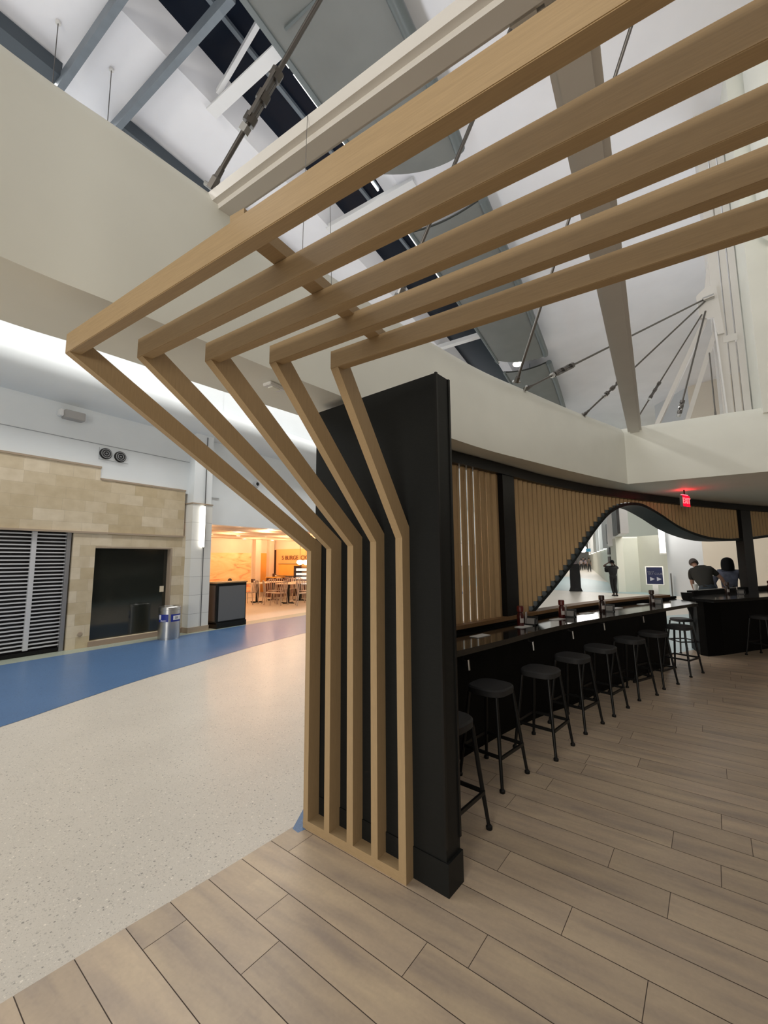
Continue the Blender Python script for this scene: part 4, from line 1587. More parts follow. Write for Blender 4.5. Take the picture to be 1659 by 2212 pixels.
# bar stools
def make_stool():
    t = thing('bar_stool', 'x', 'stool')
    SZ = 0.66
    b = MB()
    prof_ = []
    for z, r in ((SZ - 0.055, 0.140), (SZ - 0.05, 0.150), (SZ - 0.012, 0.152), (SZ, 0.143), (SZ + 0.002, 0.07)):
        prof_.append((r, z))
    n = 32
    vs = []
    for r, z in prof_:
        for k in range(n):
            a = 2 * pi * k / n
            ca, sa = cos(a), sin(a)
            sq = (abs(ca) ** 3.2 + abs(sa) ** 3.2) ** (-1 / 3.2)
            vs.append((r * sq * ca, r * sq * sa, z))
    fs = []
    for i in range(len(prof_) - 1):
        for k in range(n):
            fs.append((i * n + k, i * n + (k + 1) % n, (i + 1) * n + (k + 1) % n, (i + 1) * n + k))
    fs += [list(range(n))[::-1], [(len(prof_) - 1) * n + k for k in range(n)]]
    b.add(vs, fs).build('seat', SEATM, t, smooth=True)
    for sx in (-1, 1):
        for sy in (-1, 1):
            lg = MB().tube([(sx * 0.122, sy * 0.116, SZ - 0.05), (sx * 0.148, sy * 0.140, 0.35), (sx * 0.187, sy * 0.175, 0.012)], [0.013, 0.014, 0.011], 10).build('leg', BLACKM, t, smooth=True)
            MB().lathe([(0.019, 0.006), (0.020, 0.022), (0.012, 0.032)], (sx * 0.187, sy * 0.175, 0), 12).build('foot_cap', BLACKM, lg)
    b = MB()
    r = 0.163
    zz = 0.22
    for p, q in (((-r, -r), (r, -r)), ((r, -r), (r, r)), ((r, r), (-r, r)), ((-r, r), (-r, -r))):
        b.bar((p[0], p[1], zz), (q[0], q[1], zz), 0.014, 0.022)
    b.build('foot_rail', BLACKM, t)
    return t


feet = [[(1057, 1793), None], [(1085.2, 1715), (1139.4, 1671.8)], [(1201.3, 1645.4), (1238, 1612)], [(1265, 1588), (1302.3, 1565)], [(1326.6, 1550), (1357, 1531)], [(1382, 1515.4), (1419, 1503.7)], [(1435.4, 1490.7), (1464.4, 1480)], [(1491.7, 1464.7), (1520, 1455)]]
names = ['black bar stool nearest, half hidden by the black panel', 'second black bar stool from the black panel', 'third black bar stool from the black panel', 'fourth black bar stool from the black panel, under the third bottle', 'fifth black bar stool from the black panel', 'sixth black bar stool from the black panel', 'seventh black bar stool, last one in front of the counter body', 'black bar stool standing clear in the gap beside the second counter']
s0 = make_stool()
for k, ((a, b_), lab) in enumerate(zip(feet, names)):
    pa = at_z(*a)
    if b_ is None:
        e = Vector((0.15, 1, 0)).normalized()
        pb_ = pa.copy()
        pa = pa - e * 0.375
    else:
        pb_ = at_z(*b_)
        e = (pb_ - pa)
        e.z = 0
        e.normalize()
    nrm = Vector((-e.y, e.x, 0))
    c_ = (pa + pb_) / 2 + nrm * 0.175
    o = s0 if k == 0 else dup(s0)
    o.location = (c_.x, c_.y, 0)
    o.rotation_euler = (0, 0, math.atan2(e.x, -e.y) + pi)
    o.rotation_euler = (0, 0, math.atan2(e.y, e.x))
    tag(o, lab, 'stool', 'bar stools along the counters')
o = dup(s0)
p = at_z(1640, 1422)
o.location = (p.x + 0.12, p.y + 0.2, 0)
o.rotation_euler = (0, 0, 0.9)
tag(o, 'black bar stool lost in the dark at the right edge, before the second counter', 'stool', 'bar stools along the counters')
o = dup(s0)
p = at_z(1512, 1417)
o.location = (p.x - 0.20, p.y + 0.30, 0)
o.rotation_euler = (0, 0, 0.6)
o.scale = (1, 1, 0.85)
tag(o, 'low stool shape in place of a black bracket frame, behind the stool standing clear in the gap', 'stool', 'bar stools along the counters')  # stool copy stands in for a bracket frame

# sauce bottles with caddies, and papers on the counter
REDC = mat('red_cap', (0.10, 0.008, 0.006), 0.4)
BROWNC = mat('dark_brown_cap', (0.03, 0.014, 0.010), 0.4)
SAUCE = mat('sauce_red', (0.055, 0.006, 0.005), 0.3)
SAUCED = mat('sauce_dark', (0.02, 0.010, 0.008), 0.3)
LABELP = mat('bottle_label', (0.42, 0.38, 0.36), 0.5)


def bottle(p, h, capm, saucem, label, group):
    t = thing('sauce_bottle', label, 'bottle', p, group)
    MB().lathe([(0.034, 0), (0.037, 0.01), (0.037, h * 0.50), (0.030, h * 0.62), (0.021, h * 0.70)], p, 18).build('body', saucem, t, smooth=True)
    MB().lathe([(0.022, h * 0.70), (0.034, h * 0.72), (0.036, h * 0.94), (0.030, h)], p, 18).build('cap', capm, t, smooth=True)
    v = math.atan2(-p.y, -p.x)
    cyl_patch((p.x, p.y), 0.0375, v - 0.1, v + 0.9, p.z + h * 0.18, p.z + h * 0.40, 6).build('bottle_label', LABELP, t)
    return t


def caddy(p, label, group):
    t = thing('napkin_caddy', label, 'caddy', p, group)
    b = MB()
    b.box((p.x - 0.06, p.y - 0.05, p.z), (p.x + 0.06, p.y + 0.05, p.z + 0.012))
    b.box((p.x - 0.06, p.y - 0.05, p.z), (p.x - 0.055, p.y + 0.05, p.z + 0.085))
    b.box((p.x + 0.055, p.y - 0.05, p.z), (p.x + 0.06, p.y + 0.05, p.z + 0.06))
    b.box((p.x - 0.06, p.y + 0.045, p.z), (p.x + 0.06, p.y + 0.05, p.z + 0.085))
    b.build('tray', BLACKM, t)
    MB().box((p.x - 0.04, p.y - 0.03, p.z + 0.012), (p.x + 0.04, p.y + 0.03, p.z + 0.066)).build('napkins', mat('napkin_grey', (0.22, 0.21, 0.20), 0.7), t)
    MB().box((p.x - 0.052, p.y - 0.03, p.z + 0.012), (p.x - 0.046, p.y + 0.03, p.z + 0.13)).build('menu_card', LABELP, t)
    return t


BT = [((1125, 1352), REDC, SAUCE, 'red capped sauce bottle nearest to the black panel', 'black napkin caddy nearest to the black panel'),
      ((1214, 1334), REDC, SAUCE, 'red capped sauce bottle second from the black panel', 'black napkin caddy second from the black panel'),
      ((1301, 1322), BROWNC, SAUCED, 'brown capped sauce bottle third from the black panel', 'black napkin caddy third from the black panel'),
      ((1409, 1306), BROWNC, SAUCED, 'dark capped sauce bottle at the far end of the counter', 'black napkin caddy at the far end of the counter')]
for q, cm, sm, l1_, l2_ in BT:
    p = at_z(q[0], q[1], CZ)
    bottle(p, 0.205 if cm is REDC else 0.215, cm, sm, l1_, 'sauce bottles on the counter')
    caddy(p + Vector((0.075, 0.13, 0.001)), l2_, 'napkin caddies on the counter')
p2 = Vector((scr_p(s20 + 0.75, 0.25)[0].x, scr_p(s20 + 0.75, 0.25)[0].y, 0.945))
bottle(p2, 0.22, BROWNC, SAUCED, 'dark sauce bottle on the second counter in front of the denim jacket', 'sauce bottles on the counter')
caddy(p2 + Vector((0.2, 0.1, 0)), 'black napkin caddy on the second counter beside the dark bottle', 'napkin caddies on the counter')
p3 = at_y(1636, 1268, 10.6)
p3.z = 0.945
bottle(Vector((scr_p(s20 + 2.3, 0.25)[0].x, scr_p(s20 + 2.3, 0.25)[0].y, 0.945)), 0.2, REDC, SAUCE, 'red capped sauce bottle on the second counter at the right edge', 'sauce bottles on the counter')
PAPER = mat('paper_white', (0.62, 0.62, 0.60), 0.6)
pl_lab = ['white paper menu lying on the counter nearest the black panel', 'white paper menu by the first sauce bottle', 'white paper menu by the second sauce bottle', 'white paper menu between second and third bottles', 'white paper menu just beyond the third bottle', 'white paper menu just before the last bottle']
for q, lab in zip(((1037, 1374), (1131, 1354), (1204, 1338), (1268, 1325), (1331, 1314), (1389, 1305)), pl_lab):
    p = at_z(q[0], q[1], CZ)
    _, e = near_on(fes, p)
    nn = Vector((-e.y, e.x, 0))
    tag(MB().obox((p.x, p.y, CZ + 0.003), e * 0.10, nn * 0.045, (0, 0, 0.002)).build('paper_menu', PAPER), lab, 'paper', 'paper menus on the counter')

# exit sign hanging from the bulkhead
ec = at_y(1479.5, 1083, 8.2)
es = thing('exit_sign', 'lit red exit sign hanging under the bulkhead', 'sign', (ec.x, ec.y, RZ0))
fn = Vector((sin(radians(66)), -cos(radians(66)), 0))
fe_ = Vector((-fn.y, fn.x, 0))
REDG = mat('exit_red_face', (0.6, 0.0, 0.01), 0.4, emit=((1.0, 0.0, 0.02), 1.6))
MB().obox(ec, fe_ * 0.13, fn * 0.02, (0, 0, 0.095)).build('housing', mat('exit_housing', (0.20, 0.19, 0.18), 0.5), es)
MB().obox(ec + fn * 0.021, fe_ * 0.122, fn * 0.002, (0, 0, 0.086)).build('face', REDG, es)
tx = text_mb('EXIT', 0.135, 0.003)
R = Matrix((fe_, -fn, Vector((0, 0, 1)))).transposed().to_4x4()
tx.xf(Matrix.Translation(ec + fn * 0.026) @ R).build('lettering', mat('exit_letters', (1, 0.5, 0.5), 0.4, emit=((1.0, 0.14, 0.16), 1.15)), es)
MB().obox(ec + Vector((0, 0, 0.10)), fe_ * 0.10, fn * 0.012, (0, 0, 0.004)).build('added_glow_strip', mat('exit_top_glow', (1, 0.1, 0.1), 0.4, emit=((1.0, 0.02, 0.03), 26)), es)  # glowing strip added to throw red onto the soffit
MB().tube([ec + Vector((0, 0, 0.1)), (ec.x, ec.y, RZ0)], 0.01, 8).build('stem', BLACKM, es)

# small square device on the soffit
p = at_z(592, 832, RZ0)
t = thing('soffit_sensor', 'small square pale sensor on the bulkhead underside', 'sensor', p)
MB().box((p.x - 0.035, p.y - 0.06, RZ0 - 0.02), (p.x + 0.035, p.y + 0.06, RZ0), bev=0.004).build('case', WHITE, t)
MB().box((p.x - 0.02, p.y - 0.03, RZ0 - 0.026), (p.x + 0.02, p.y + 0.03, RZ0 - 0.02)).build('cover', PAINT, t)

# ------------------------------------------------------------------ concourse seen through the wave
PALEG = mat('pale_green_wall', (0.66, 0.67, 0.58), 0.6, var=0.03, scale=1)
PALEB = mat('cool_grey_wall', (0.62, 0.64, 0.66), 0.6, var=0.02, scale=1)
CREAM = mat('cream_lit_wall', (0.80, 0.73, 0.62), 0.6, var=0.02, scale=1)


def depth_pt(px, d, z=0.0):
    q = ray(px, 1205)
    q = q / q.dot(CF) * d
    return Vector((q.x, q.y, z))


def wall_seg(a, b, z0, z1, th=0.2):
    a, b = Vector((a.x, a.y, 0)), Vector((b.x, b.y, 0))
    e = (b - a).normalized()
    n_ = Vector((-e.y, e.x, 0))
    if n_.dot(a) < 0:
        n_ = -n_
    return MB().prism([(p.x, p.y) for p in (a, b, b + n_ * th, a + n_ * th)], z0, z1)


w1a, w1b = at_z(1337, 1279), at_z(1385, 1279)
w2b = depth_pt(1441, 18.3)
o = wall_seg(w1a, w1b, 0, 2.56, 0.6)
o2 = wall_seg(w1b, w2b, 0, 2.64, 0.5)
o.add(o2.v, o2.f)
wr = o.build('wall_right', PALEG)
struct(wr, 'pale green grey wall block beyond the bar')
wall_seg(w1a, w1b, 2.56, 2.63, 0.7).build('ledge', mat('bright_ledge', (0.9, 0.9, 0.85), 0.5), wr)
o = wall_seg(w2b, depth_pt(1519, 16.2), 0, ZC).build('wall_right', PALEB)
struct(o, 'cool grey wall beyond the bar')
o = wall_seg(depth_pt(1519, 16.2), depth_pt(1800, 13.5), 0, ZC).build('wall_right', CREAM)
struct(o, 'cream lit wall beyond the bar at right')
o = wall_seg(Vector((-2.2, 27.5, 0)), Vector((4, 27.5, 0)), 2.2, ZC).build('wall_right', mat('pale_teal_upper_wall', (0.74, 0.80, 0.76), 0.6))
struct(o, 'pale upper wall beyond the bar')
area('cream_wall_washer', depth_pt(1600, 13.2, 5.4), (3.0, 0.4), 30, (1, 0.90, 0.74), (0.25, 0.6, -0.8))
# lit strip on the grey wall's corner
t = thing('wall_sconce', 'tall lit strip light on the far wall corner seen through the wave', 'lamp', depth_pt(1432, 18.0, 1.7))
pp = depth_pt(1432.5, 18.1)
zlo, zhi = 1.62 + (1200 - 1190) * 18.1 / 904, 1.62 + (1200 - 1132) * 18.1 / 904
MB().box((pp.x - 0.10, pp.y - 0.06, zlo), (pp.x + 0.12, pp.y + 0.02, zhi)).build('diffuser', mat('far_glow', (1, 1, 1), 0.4, emit=((1, 0.97, 0.88), 1.15)), t)
MB().box((pp.x - 0.12, pp.y + 0.02, zlo - 0.05), (pp.x + 0.14, pp.y + 0.05, zhi + 0.05)).build('back_plate', CHROME, t)
dr = depth_pt(1447, 17.4)
tag(MB().bar(depth_pt(1446, 17.9, 0.95), depth_pt(1446, 17.9, 0.0), 0.14, 0.05).build('dark_wall_strip', mat('dark_grey_strip', (0.08, 0.08, 0.075), 0.5)), 'dark upright strip at the foot of the grey wall beyond the bar', 'strip')  # plain dark upright strip on the wall

# corridor wall receding to the left with lit bays
cd = Vector((-0.137, 0.9906, 0))
ca_ = Vector((w1a.x, w1a.y, 0))
cn = Vector((-cd.y, cd.x, 0))
o = wall_seg(ca_, ca_ + cd * 90, 0, 6.6, 0.3).build('wall_right', mat('corridor_wall', (0.76, 0.76, 0.66), 0.5, var=0.02, scale=1))
struct(o, 'long pale corridor wall running into the distance')
cw = o
lb = 'lit white wall bay of the far corridor'
bays = [(-2.9, -0.2, 'dark', 2.66, 3.75), (0.75, 5.2, 'dark', 2.45, 3.6), (6.0, 9.6, 'lit', 2.2, 4.0), (10.6, 16.0, 'lit', 2.2, 4.0), (18, 22, 'lit', 2.2, 4.2), (26, 31, 'lit', 2.2, 4.2), (36, 43, 'lit', 2.2, 4.2), (50, 60, 'lit', 2.2, 4.2)]
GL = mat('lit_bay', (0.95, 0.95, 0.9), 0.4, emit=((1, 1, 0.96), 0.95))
DG = mat('grey_louvre_panel', (0.10, 0.10, 0.10), 0.6, var=0.3, scale=3)
blab = ['grey textured wall panel nearest in the far corridor', 'second grey textured wall panel of the far corridor', 'nearest lit white bay of the far corridor', 'second lit white bay of the far corridor', 'third lit white bay of the far corridor', 'fourth lit white bay of the far corridor', 'fifth lit white bay of the far corridor', 'last lit white bay of the far corridor']
for (a, b_, kd, z0, z1), lab in zip(bays, blab):
    pa, pb_ = ca_ + cd * a, ca_ + cd * b_
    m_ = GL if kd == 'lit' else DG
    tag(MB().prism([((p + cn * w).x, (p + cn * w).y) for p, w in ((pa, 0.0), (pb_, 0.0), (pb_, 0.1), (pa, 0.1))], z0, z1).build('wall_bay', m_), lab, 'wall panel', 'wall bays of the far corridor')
o = wall_seg(ca_ - cd * 3.1, ca_ - cd * 0.02, 2.64, 6.6, 0.3)
struct(o.build('wall_right', WHITE), 'upper end of the corridor wall')
b = MB()
for a in (0.3, 5.4, 10, 16.5, 24, 33.5, 46):
    pa = ca_ + cd * a
    b.prism([((pa + cd * u + cn * w).x, (pa + cd * u + cn * w).y) for u, w in ((0, 0), (0.35, 0), (0.35, 0.3), (0, 0.3))], 2.2, 6.6)
b.build('pilaster', WHITE, cw)
# wall screens and blue hanging sign, far floor clutter
p0 = ca_ + cd * 3.5 + cn * 0.05
for k, (z0, z1) in enumerate(((1.62 + 0.05, 2.05), (1.15, 1.55))):
    pa, pb_ = ca_ + cd * 3.2, ca_ + cd * 5.2
    q0 = MB().prism([((p + cn * w).x, (p + cn * w).y) for p, w in ((pa, 0.0), (pb_, 0.0), (pb_, 0.1), (pa, 0.1))], z0 + 0.15, z1 + 0.15).build('wall_screen', mat('screen_dark', (0.03, 0.03, 0.035), 0.2))
    tag(q0, ['upper dark screen on the far corridor wall', 'lower dark screen on the far corridor wall'][k], 'screen', 'screens on the corridor wall')
pz = depth_pt(1272, 44, 2.2)
t = thing('hanging_sign', 'small blue hanging sign far down the corridor', 'sign', pz)
MB().box((pz.x - 0.22, pz.y - 0.05, 2.3), (pz.x + 0.22, pz.y + 0.05, 2.62)).build('sign_board', mat('sky_blue_sign', (0.12, 0.42, 0.68), 0.4), t)
MB().tube([(pz.x, pz.y, 2.62), (pz.x, pz.y, ZC)], 0.03, 6).build('stem', WHITE, t)
pz = depth_pt(1261, 52, 2.2)
tag(MB().lathe([(0.15, -0.42), (0.36, -0.22), (0.42, 0), (0.36, 0.22), (0.15, 0.42)], (pz.x, pz.y, 2.75), 18).build('globe_lamp', mat('globe_glow', (1, 1, 1), 0.4, emit=((1, 1, 1), 1.4)), smooth=True), 'round white globe lamp far down the corridor', 'lamp')
o = wall_seg(Vector((-40, 105, 0)), Vector((5, 105, 0)), 0, ZC).build('wall_far', WHITE)
struct(o, 'far end of the concourse')

# blue floor sign on a stand
sp_ = depth_pt(1411, 13.7)
dv = Vector((-sp_.x, -sp_.y, 0)).normalized()
sd = Vector((-dv.y, dv.x, 0))
if sd.x < 0:
    sd = -sd
t = thing('floor_sign', 'blue sign with two white arrows on a grey stand beyond the counter', 'sign', sp_)
ztop = 1.62 - (1220 - 1201.5) * 13.7 / 904
zbot = 1.62 - (1259.5 - 1201.5) * 13.7 / 904
zc_ = (ztop + zbot) / 2
hw = 0.25
RS = Matrix((sd, -dv, Vector((0, 0, 1)))).transposed().to_4x4()
tilt = Matrix.Rotation(radians(0), 4, 'Y')
BASE = Matrix.Translation((sp_.x, sp_.y, 0)) @ RS
MB().box((-hw, -0.02, zbot), (hw, 0.02, ztop)).xf(BASE).build('frame', CHROME, t)
MB().box((-hw + 0.03, -0.026, zbot + 0.03), (hw - 0.03, -0.018, ztop - 0.03)).xf(BASE).build('sign_face', mat('navy_sign', (0.008, 0.018, 0.11), 0.4), t)
MB().box((-0.08, -0.015, 0.03), (0.08, 0.015, zbot)).xf(BASE).build('post', CHROME, t)
MB().box((-0.22, -0.2, 0.0), (0.22, 0.2, 0.03)).xf(BASE).build('foot_plate', CHROME, t)
SLET = mat('sign_letters', (0.36, 0.38, 0.48), 0.5)
SARR = mat('sign_arrows', (0.75, 0.78, 0.88), 0.5)
text_mb('DELTA', 0.062, 0.002).xf(BASE @ Matrix.Translation((-0.10, -0.029, zc_ + 0.12))).build('lettering', SLET, t)
text_mb('SKY CLUB', 0.088, 0.002).xf(BASE @ Matrix.Translation((0.02, -0.029, zc_ + 0.055))).build('lettering', SLET, t)
b = MB()
for xo in (-0.13, 0.055):
    z_ = zc_ - 0.11
    b.add([(xo, -0.029, z_ - 0.065), (xo + 0.13, -0.029, z_), (xo, -0.029, z_ + 0.065), (xo, -0.025, z_ - 0.065), (xo + 0.13, -0.025, z_), (xo, -0.025, z_ + 0.065)],
          [(0, 1, 2), (3, 5, 4), (0, 3, 4, 1), (1, 4, 5, 2), (2, 5, 3, 0)])
b.xf(BASE).build('arrows', SARR, t)

# ------------------------------------------------------------------ people
SKIN = mat('skin', (0.36, 0.20, 0.14), 0.55)
SKIND = mat('skin_brown', (0.10, 0.055, 0.038), 0.55)


def skin_mesh(name, pts, edges, rad, material, parent, sub=2, root=0):
    me_ = bpy.data.meshes.new(name)
    keys = list(pts.keys())
    idx = {k: i for i, k in enumerate(keys)}
    me_.from_pydata([tuple(pts[k]) for k in keys], [(idx[a], idx[b]) for a, b in edges], [])
    ob = bpy.data.objects.new(name, me_)
    COL.objects.link(ob)
    sm = ob.modifiers.new('skin', 'SKIN')
    sm.use_smooth_shade = True
    if not me_.skin_vertices:
        bpy.context.view_layer.objects.active = ob
    sv = me_.skin_vertices[0].data
    for k in keys:
        r = rad[k]
        sv[idx[k]].radius = r if isinstance(r, tuple) else (r, r)
        sv[idx[k]].use_root = False
    sv[root].use_root = True
    ss = ob.modifiers.new('sub', 'SUBSURF')
    ss.levels = ss.render_levels = sub
    dg = bpy.context.evaluated_depsgraph_get()
    new = bpy.data.meshes.new_from_object(ob.evaluated_get(dg))
    new.name = name
    new.materials.clear()
    new.materials.append(material)
    for p_ in new.polygons:
        p_.use_smooth = True
    bpy.data.objects.remove(ob)
    o_ = bpy.data.objects.new(name, new)
    COL.objects.link(o_)
    o_.parent = parent
    return o_


def limb(P, keys, names_):
    return list(zip(names_[:-1], names_[1:]))


def person(label, loc, rotz, J, skin=SKIN, shirt=None, trousers=None, hair=None, hair_kind='short', scale=1.0, group=None, sleeve='short', face=True, shoes=None):
    """J: joints in metres, x right, y forward, z up, feet at z=0"""
    t = thing('person', label, 'person', loc, group)
    t.rotation_euler = (0, 0, rotz)
    t.scale = (scale, scale, scale)
    P = {k: Vector(v) for k, v in J.items()}
    pts, ed, rad = {}, [], {}

    def V(k, p, r):
        pts[k] = Vector(p)
        rad[k] = r
    V('pelvis', P['pelvis'], (0.13, 0.10))
    V('waist', P['waist'], (0.125, 0.095))
    V('chest', P['chest'], (0.11, 0.085))
    V('neck0', P['neck'], 0.046)
    hd = (P['head'] - P['neck']).normalized()
    V('neck1', P['neck'] + hd * 0.06, 0.05)
    V('skull0', P['neck'] + hd * 0.12, (0.066, 0.072))
    V('skull1', P['head'], (0.078, 0.092))
    V('skull2', P['head'] + hd * 0.09, (0.05, 0.06))
    ed += [('pelvis', 'waist'), ('waist', 'chest'), ('chest', 'neck0'), ('neck0', 'neck1'), ('neck1', 'skull0'), ('skull0', 'skull1'), ('skull1', 'skull2')]
    if face:
        fw_ = P.get('look', Vector((0, 1, 0))).normalized()
        V('nose', P['head'] - hd * 0.02 + fw_ * 0.105, 0.014)
        ed.append(('skull1', 'nose'))
        sd_ = hd.cross(fw_).normalized()
        for s_, k in ((1, 'earl'), (-1, 'earr')):
            V(k, P['head'] - hd * 0.01 + sd_ * 0.09 * s_, 0.012)
            ed.append(('skull1', k))
    for s_ in 'lr':
        V('sh' + s_, P['sh' + s_], 0.062)
        V('el' + s_, P['el' + s_], 0.042)
        V('wr' + s_, P['wr' + s_], 0.029)
        ed += [('chest', 'sh' + s_), ('sh' + s_, 'el' + s_), ('el' + s_, 'wr' + s_)]
        hv = P.get('hand' + s_, (P['wr' + s_] - P['el' + s_])).normalized()
        palm = P['wr' + s_] + hv * 0.075
        V('palm' + s_, palm, (0.036, 0.016))
        ed.append(('wr' + s_, 'palm' + s_))
        across = hv.orthogonal().normalized()
        bend = hv.cross(across)
        for i, (ox, ln) in enumerate(((-0.027, 0.066), (-0.009, 0.078), (0.009, 0.074), (0.027, 0.058))):
            base = palm + across * ox + hv * 0.02
            V(f'f{i}a{s_}', base + hv * ln * 0.45 + bend * 0.006, 0.0085)
            V(f'f{i}b{s_}', base + hv * ln * 0.95 + bend * 0.022, 0.0075)
            ed += [('palm' + s_, f'f{i}a{s_}'), (f'f{i}a{s_}', f'f{i}b{s_}')]
        tb_ = palm - hv * 0.03 - across * 0.03
        V('th' + s_, tb_ - across * 0.02 + hv * 0.035, 0.010)
        ed.append(('palm' + s_, 'th' + s_))
        V('hip' + s_, P['hip' + s_], 0.095)
        V('kn' + s_, P['kn' + s_], 0.058)
        V('an' + s_, P['an' + s_], 0.040)
        V('toe' + s_, P['toe' + s_], (0.042, 0.03))
        ed += [('pelvis', 'hip' + s_), ('hip' + s_, 'kn' + s_), ('kn' + s_, 'an' + s_), ('an' + s_, 'toe' + s_)]
    skin_mesh('body', pts, ed, rad, skin, t, 1)
    if shirt:
        sp, se, sr = {}, [], {}
        for k, r in (('waist', (0.155, 0.125)), ('chest', (0.175, 0.135)), ('pelvis', (0.155, 0.125))):
            sp[k] = P[k]; sr[k] = r
        sp['col'] = P['neck'] + (P['chest'] - P['neck']) * 0.06
        sr['col'] = 0.112
        sp['ub'] = P['neck'].lerp(P['chest'], 0.5)
        sr['ub'] = 0.12
        se += [('pelvis', 'waist'), ('waist', 'chest'), ('chest', 'ub'), ('ub', 'col')]
        for s_ in 'lr':
            sp['sh' + s_] = P['sh' + s_]; sr['sh' + s_] = 0.082
            if sleeve == 'short':
                sp['sl' + s_] = P['sh' + s_].lerp(P['el' + s_], 0.75); sr['sl' + s_] = 0.064
                se += [('chest', 'sh' + s_), ('sh' + s_, 'sl' + s_)]
            else:
                sp['sl' + s_] = P['el' + s_]; sr['sl' + s_] = 0.06
                sp['cu' + s_] = P['el' + s_].lerp(P['wr' + s_], 0.92); sr['cu' + s_] = 0.045
                se += [('chest', 'sh' + s_), ('sh' + s_, 'sl' + s_), ('sl' + s_, 'cu' + s_)]
        skin_mesh('shirt', sp, se, sr, shirt, t, 1)
    if trousers:
        sp = {'pelvis': P['pelvis']}
        sr = {'pelvis': (0.158, 0.13)}
        sp['wb'] = P['pelvis'].lerp(P['waist'], 0.8); sr['wb'] = (0.15, 0.125)
        se = [('pelvis', 'wb')]
        for s_ in 'lr':
            for k, r in (('hip', 0.112), ('kn', 0.078)):
                sp[k + s_] = P[k + s_]; sr[k + s_] = r
            sp['cf' + s_] = P['an' + s_].lerp(P['kn' + s_], 0.06); sr['cf' + s_] = 0.062
            se += [('pelvis', 'hip' + s_), ('hip' + s_, 'kn' + s_), ('kn' + s_, 'cf' + s_)]
        skin_mesh('trousers', sp, se, sr, trousers, t, 1)
    if hair:
        up = hd
        fw_ = P.get('look', Vector((0, 1, 0))).normalized()
        fw_ = (fw_ - up * fw_.dot(up)).normalized()
        sd_ = up.cross(fw_)
        b = MB()
        n, rings_ = 18, 9
        vs = []
        drop = {'short': 0.02, 'bob': 0.20, 'long': 0.3}[hair_kind]
        for j in range(rings_ + 1):
            u = j / rings_
            th = u * (pi * 0.60)
            for k in range(n):
                a = 2 * pi * k / n
                ca2 = cos(a)
                rx, ry, rz = 0.092, 0.108, 0.118
                if hair_kind != 'short':
                    rx, ry, rz = 0.128, 0.130, 0.135
                v_ = sd_ * (rx * sin(th) * sin(a)) + fw_ * (ry * sin(th) * ca2 - 0.012) + up * (rz * cos(th) + 0.015)
                if u > 0.6:
                    back = 0.5 - 0.5 * ca2
                    v_ -= up * drop * (u - 0.6) / 0.4 * (0.25 + 0.75 * back if hair_kind != 'short' else back)
                    if ca2 > 0.5:
                        v_ += up * 0.055 * (u - 0.6) / 0.4
                vs.append(P['head'] + v_)
        fs = []
        for j in range(rings_):
            for k in range(n):
                fs.append((j * n + k, j * n + (k + 1) % n, (j + 1) * n + (k + 1) % n, (j + 1) * n + k))
        fs.append([rings_ * n + k for k in range(n)])
        b.add(vs, fs)
        b.build('hair', hair, t, smooth=True, off=Vector((0, 0, 0)))
    if shoes:
        for s_ in 'lr':
            b = MB().tube([P['an' + s_] + Vector((0, -0.05, -0.05)), P['an' + s_].lerp(P['toe' + s_], 0.6) + Vector((0, 0, -0.02)), P['toe' + s_] + (P['toe' + s_] - P['an' + s_]) * 0.25], [0.045, 0.05, 0.03], 10)
            b.build('shoe', shoes, t, smooth=True, off=Vector((0, 0, 0)))
    return t


def base_pose():
    return {'pelvis': (0, 0, 0.93), 'waist': (0, 0, 1.08), 'chest': (0, 0.0, 1.30), 'neck': (0, 0.0, 1.46), 'head': (0, 0.03, 1.62),
            'shl': (-0.18, 0, 1.40), 'shr': (0.18, 0, 1.40), 'ell': (-0.23, -0.02, 1.12), 'elr': (0.23, -0.02, 1.12), 'wrl': (-0.22, 0.08, 0.88), 'wrr': (0.22, 0.08, 0.88),
            'hipl': (-0.09, 0, 0.88), 'hipr': (0.09, 0, 0.88), 'knl': (-0.10, 0.03, 0.48), 'knr': (0.10, 0.02, 0.48), 'anl': (-0.10, 0, 0.085), 'anr': (0.10, -0.02, 0.085),
            'toel': (-0.11, 0.15, 0.035), 'toer': (0.11, 0.13, 0.035)}


BLKC = mat('black_cloth', (0.010, 0.010, 0.011), 0.8)
HAIRB = mat('black_hair', (0.005, 0.005, 0.006), 0.7, spec=0.1)
HAIRG = mat('grey_brown_hair', (0.07, 0.055, 0.05), 0.6)
SHOE = mat('black_shoe', (0.01, 0.01, 0.01), 0.5)

# person with raised arms near the pale wall
pp = at_z(1327, 1288)
J = base_pose()
J.update({'shl': (-0.17, 0.02, 1.36), 'shr': (0.19, 0.0, 1.36), 'ell': (-0.36, 0.12, 1.42), 'elr': (0.30, 0.10, 1.30), 'wrl': (-0.12, 0.18, 1.56), 'wrr': (0.09, 0.16, 1.55), 'head': (0.02, 0.06, 1.58), 'knl': (-0.05, 0.04, 0.48), 'knr': (0.07, 0.02, 0.48), 'anl': (0.0, 0, 0.085), 'anr': (0.11, -0.02, 0.085), 'toel': (-0.02, 0.14, 0.035), 'toer': (0.12, 0.13, 0.035), 'hipl': (-0.07, 0, 0.88)})
ang = math.atan2(-pp.y, -pp.x) + pi / 2
t = person('person in black with both arms raised to the head, standing beyond the counter', (pp.x, pp.y, 0), ang + 0.35, J, SKIND, BLKC, BLKC, HAIRB, 'short', 0.90, shoes=SHOE)
b = MB().box((-0.30, 0.08, 1.12), (-0.04, 0.20, 1.36), bev=0.03)
b.build('shoulder_bag', BLKC, t, off=Vector((0, 0, 0)))

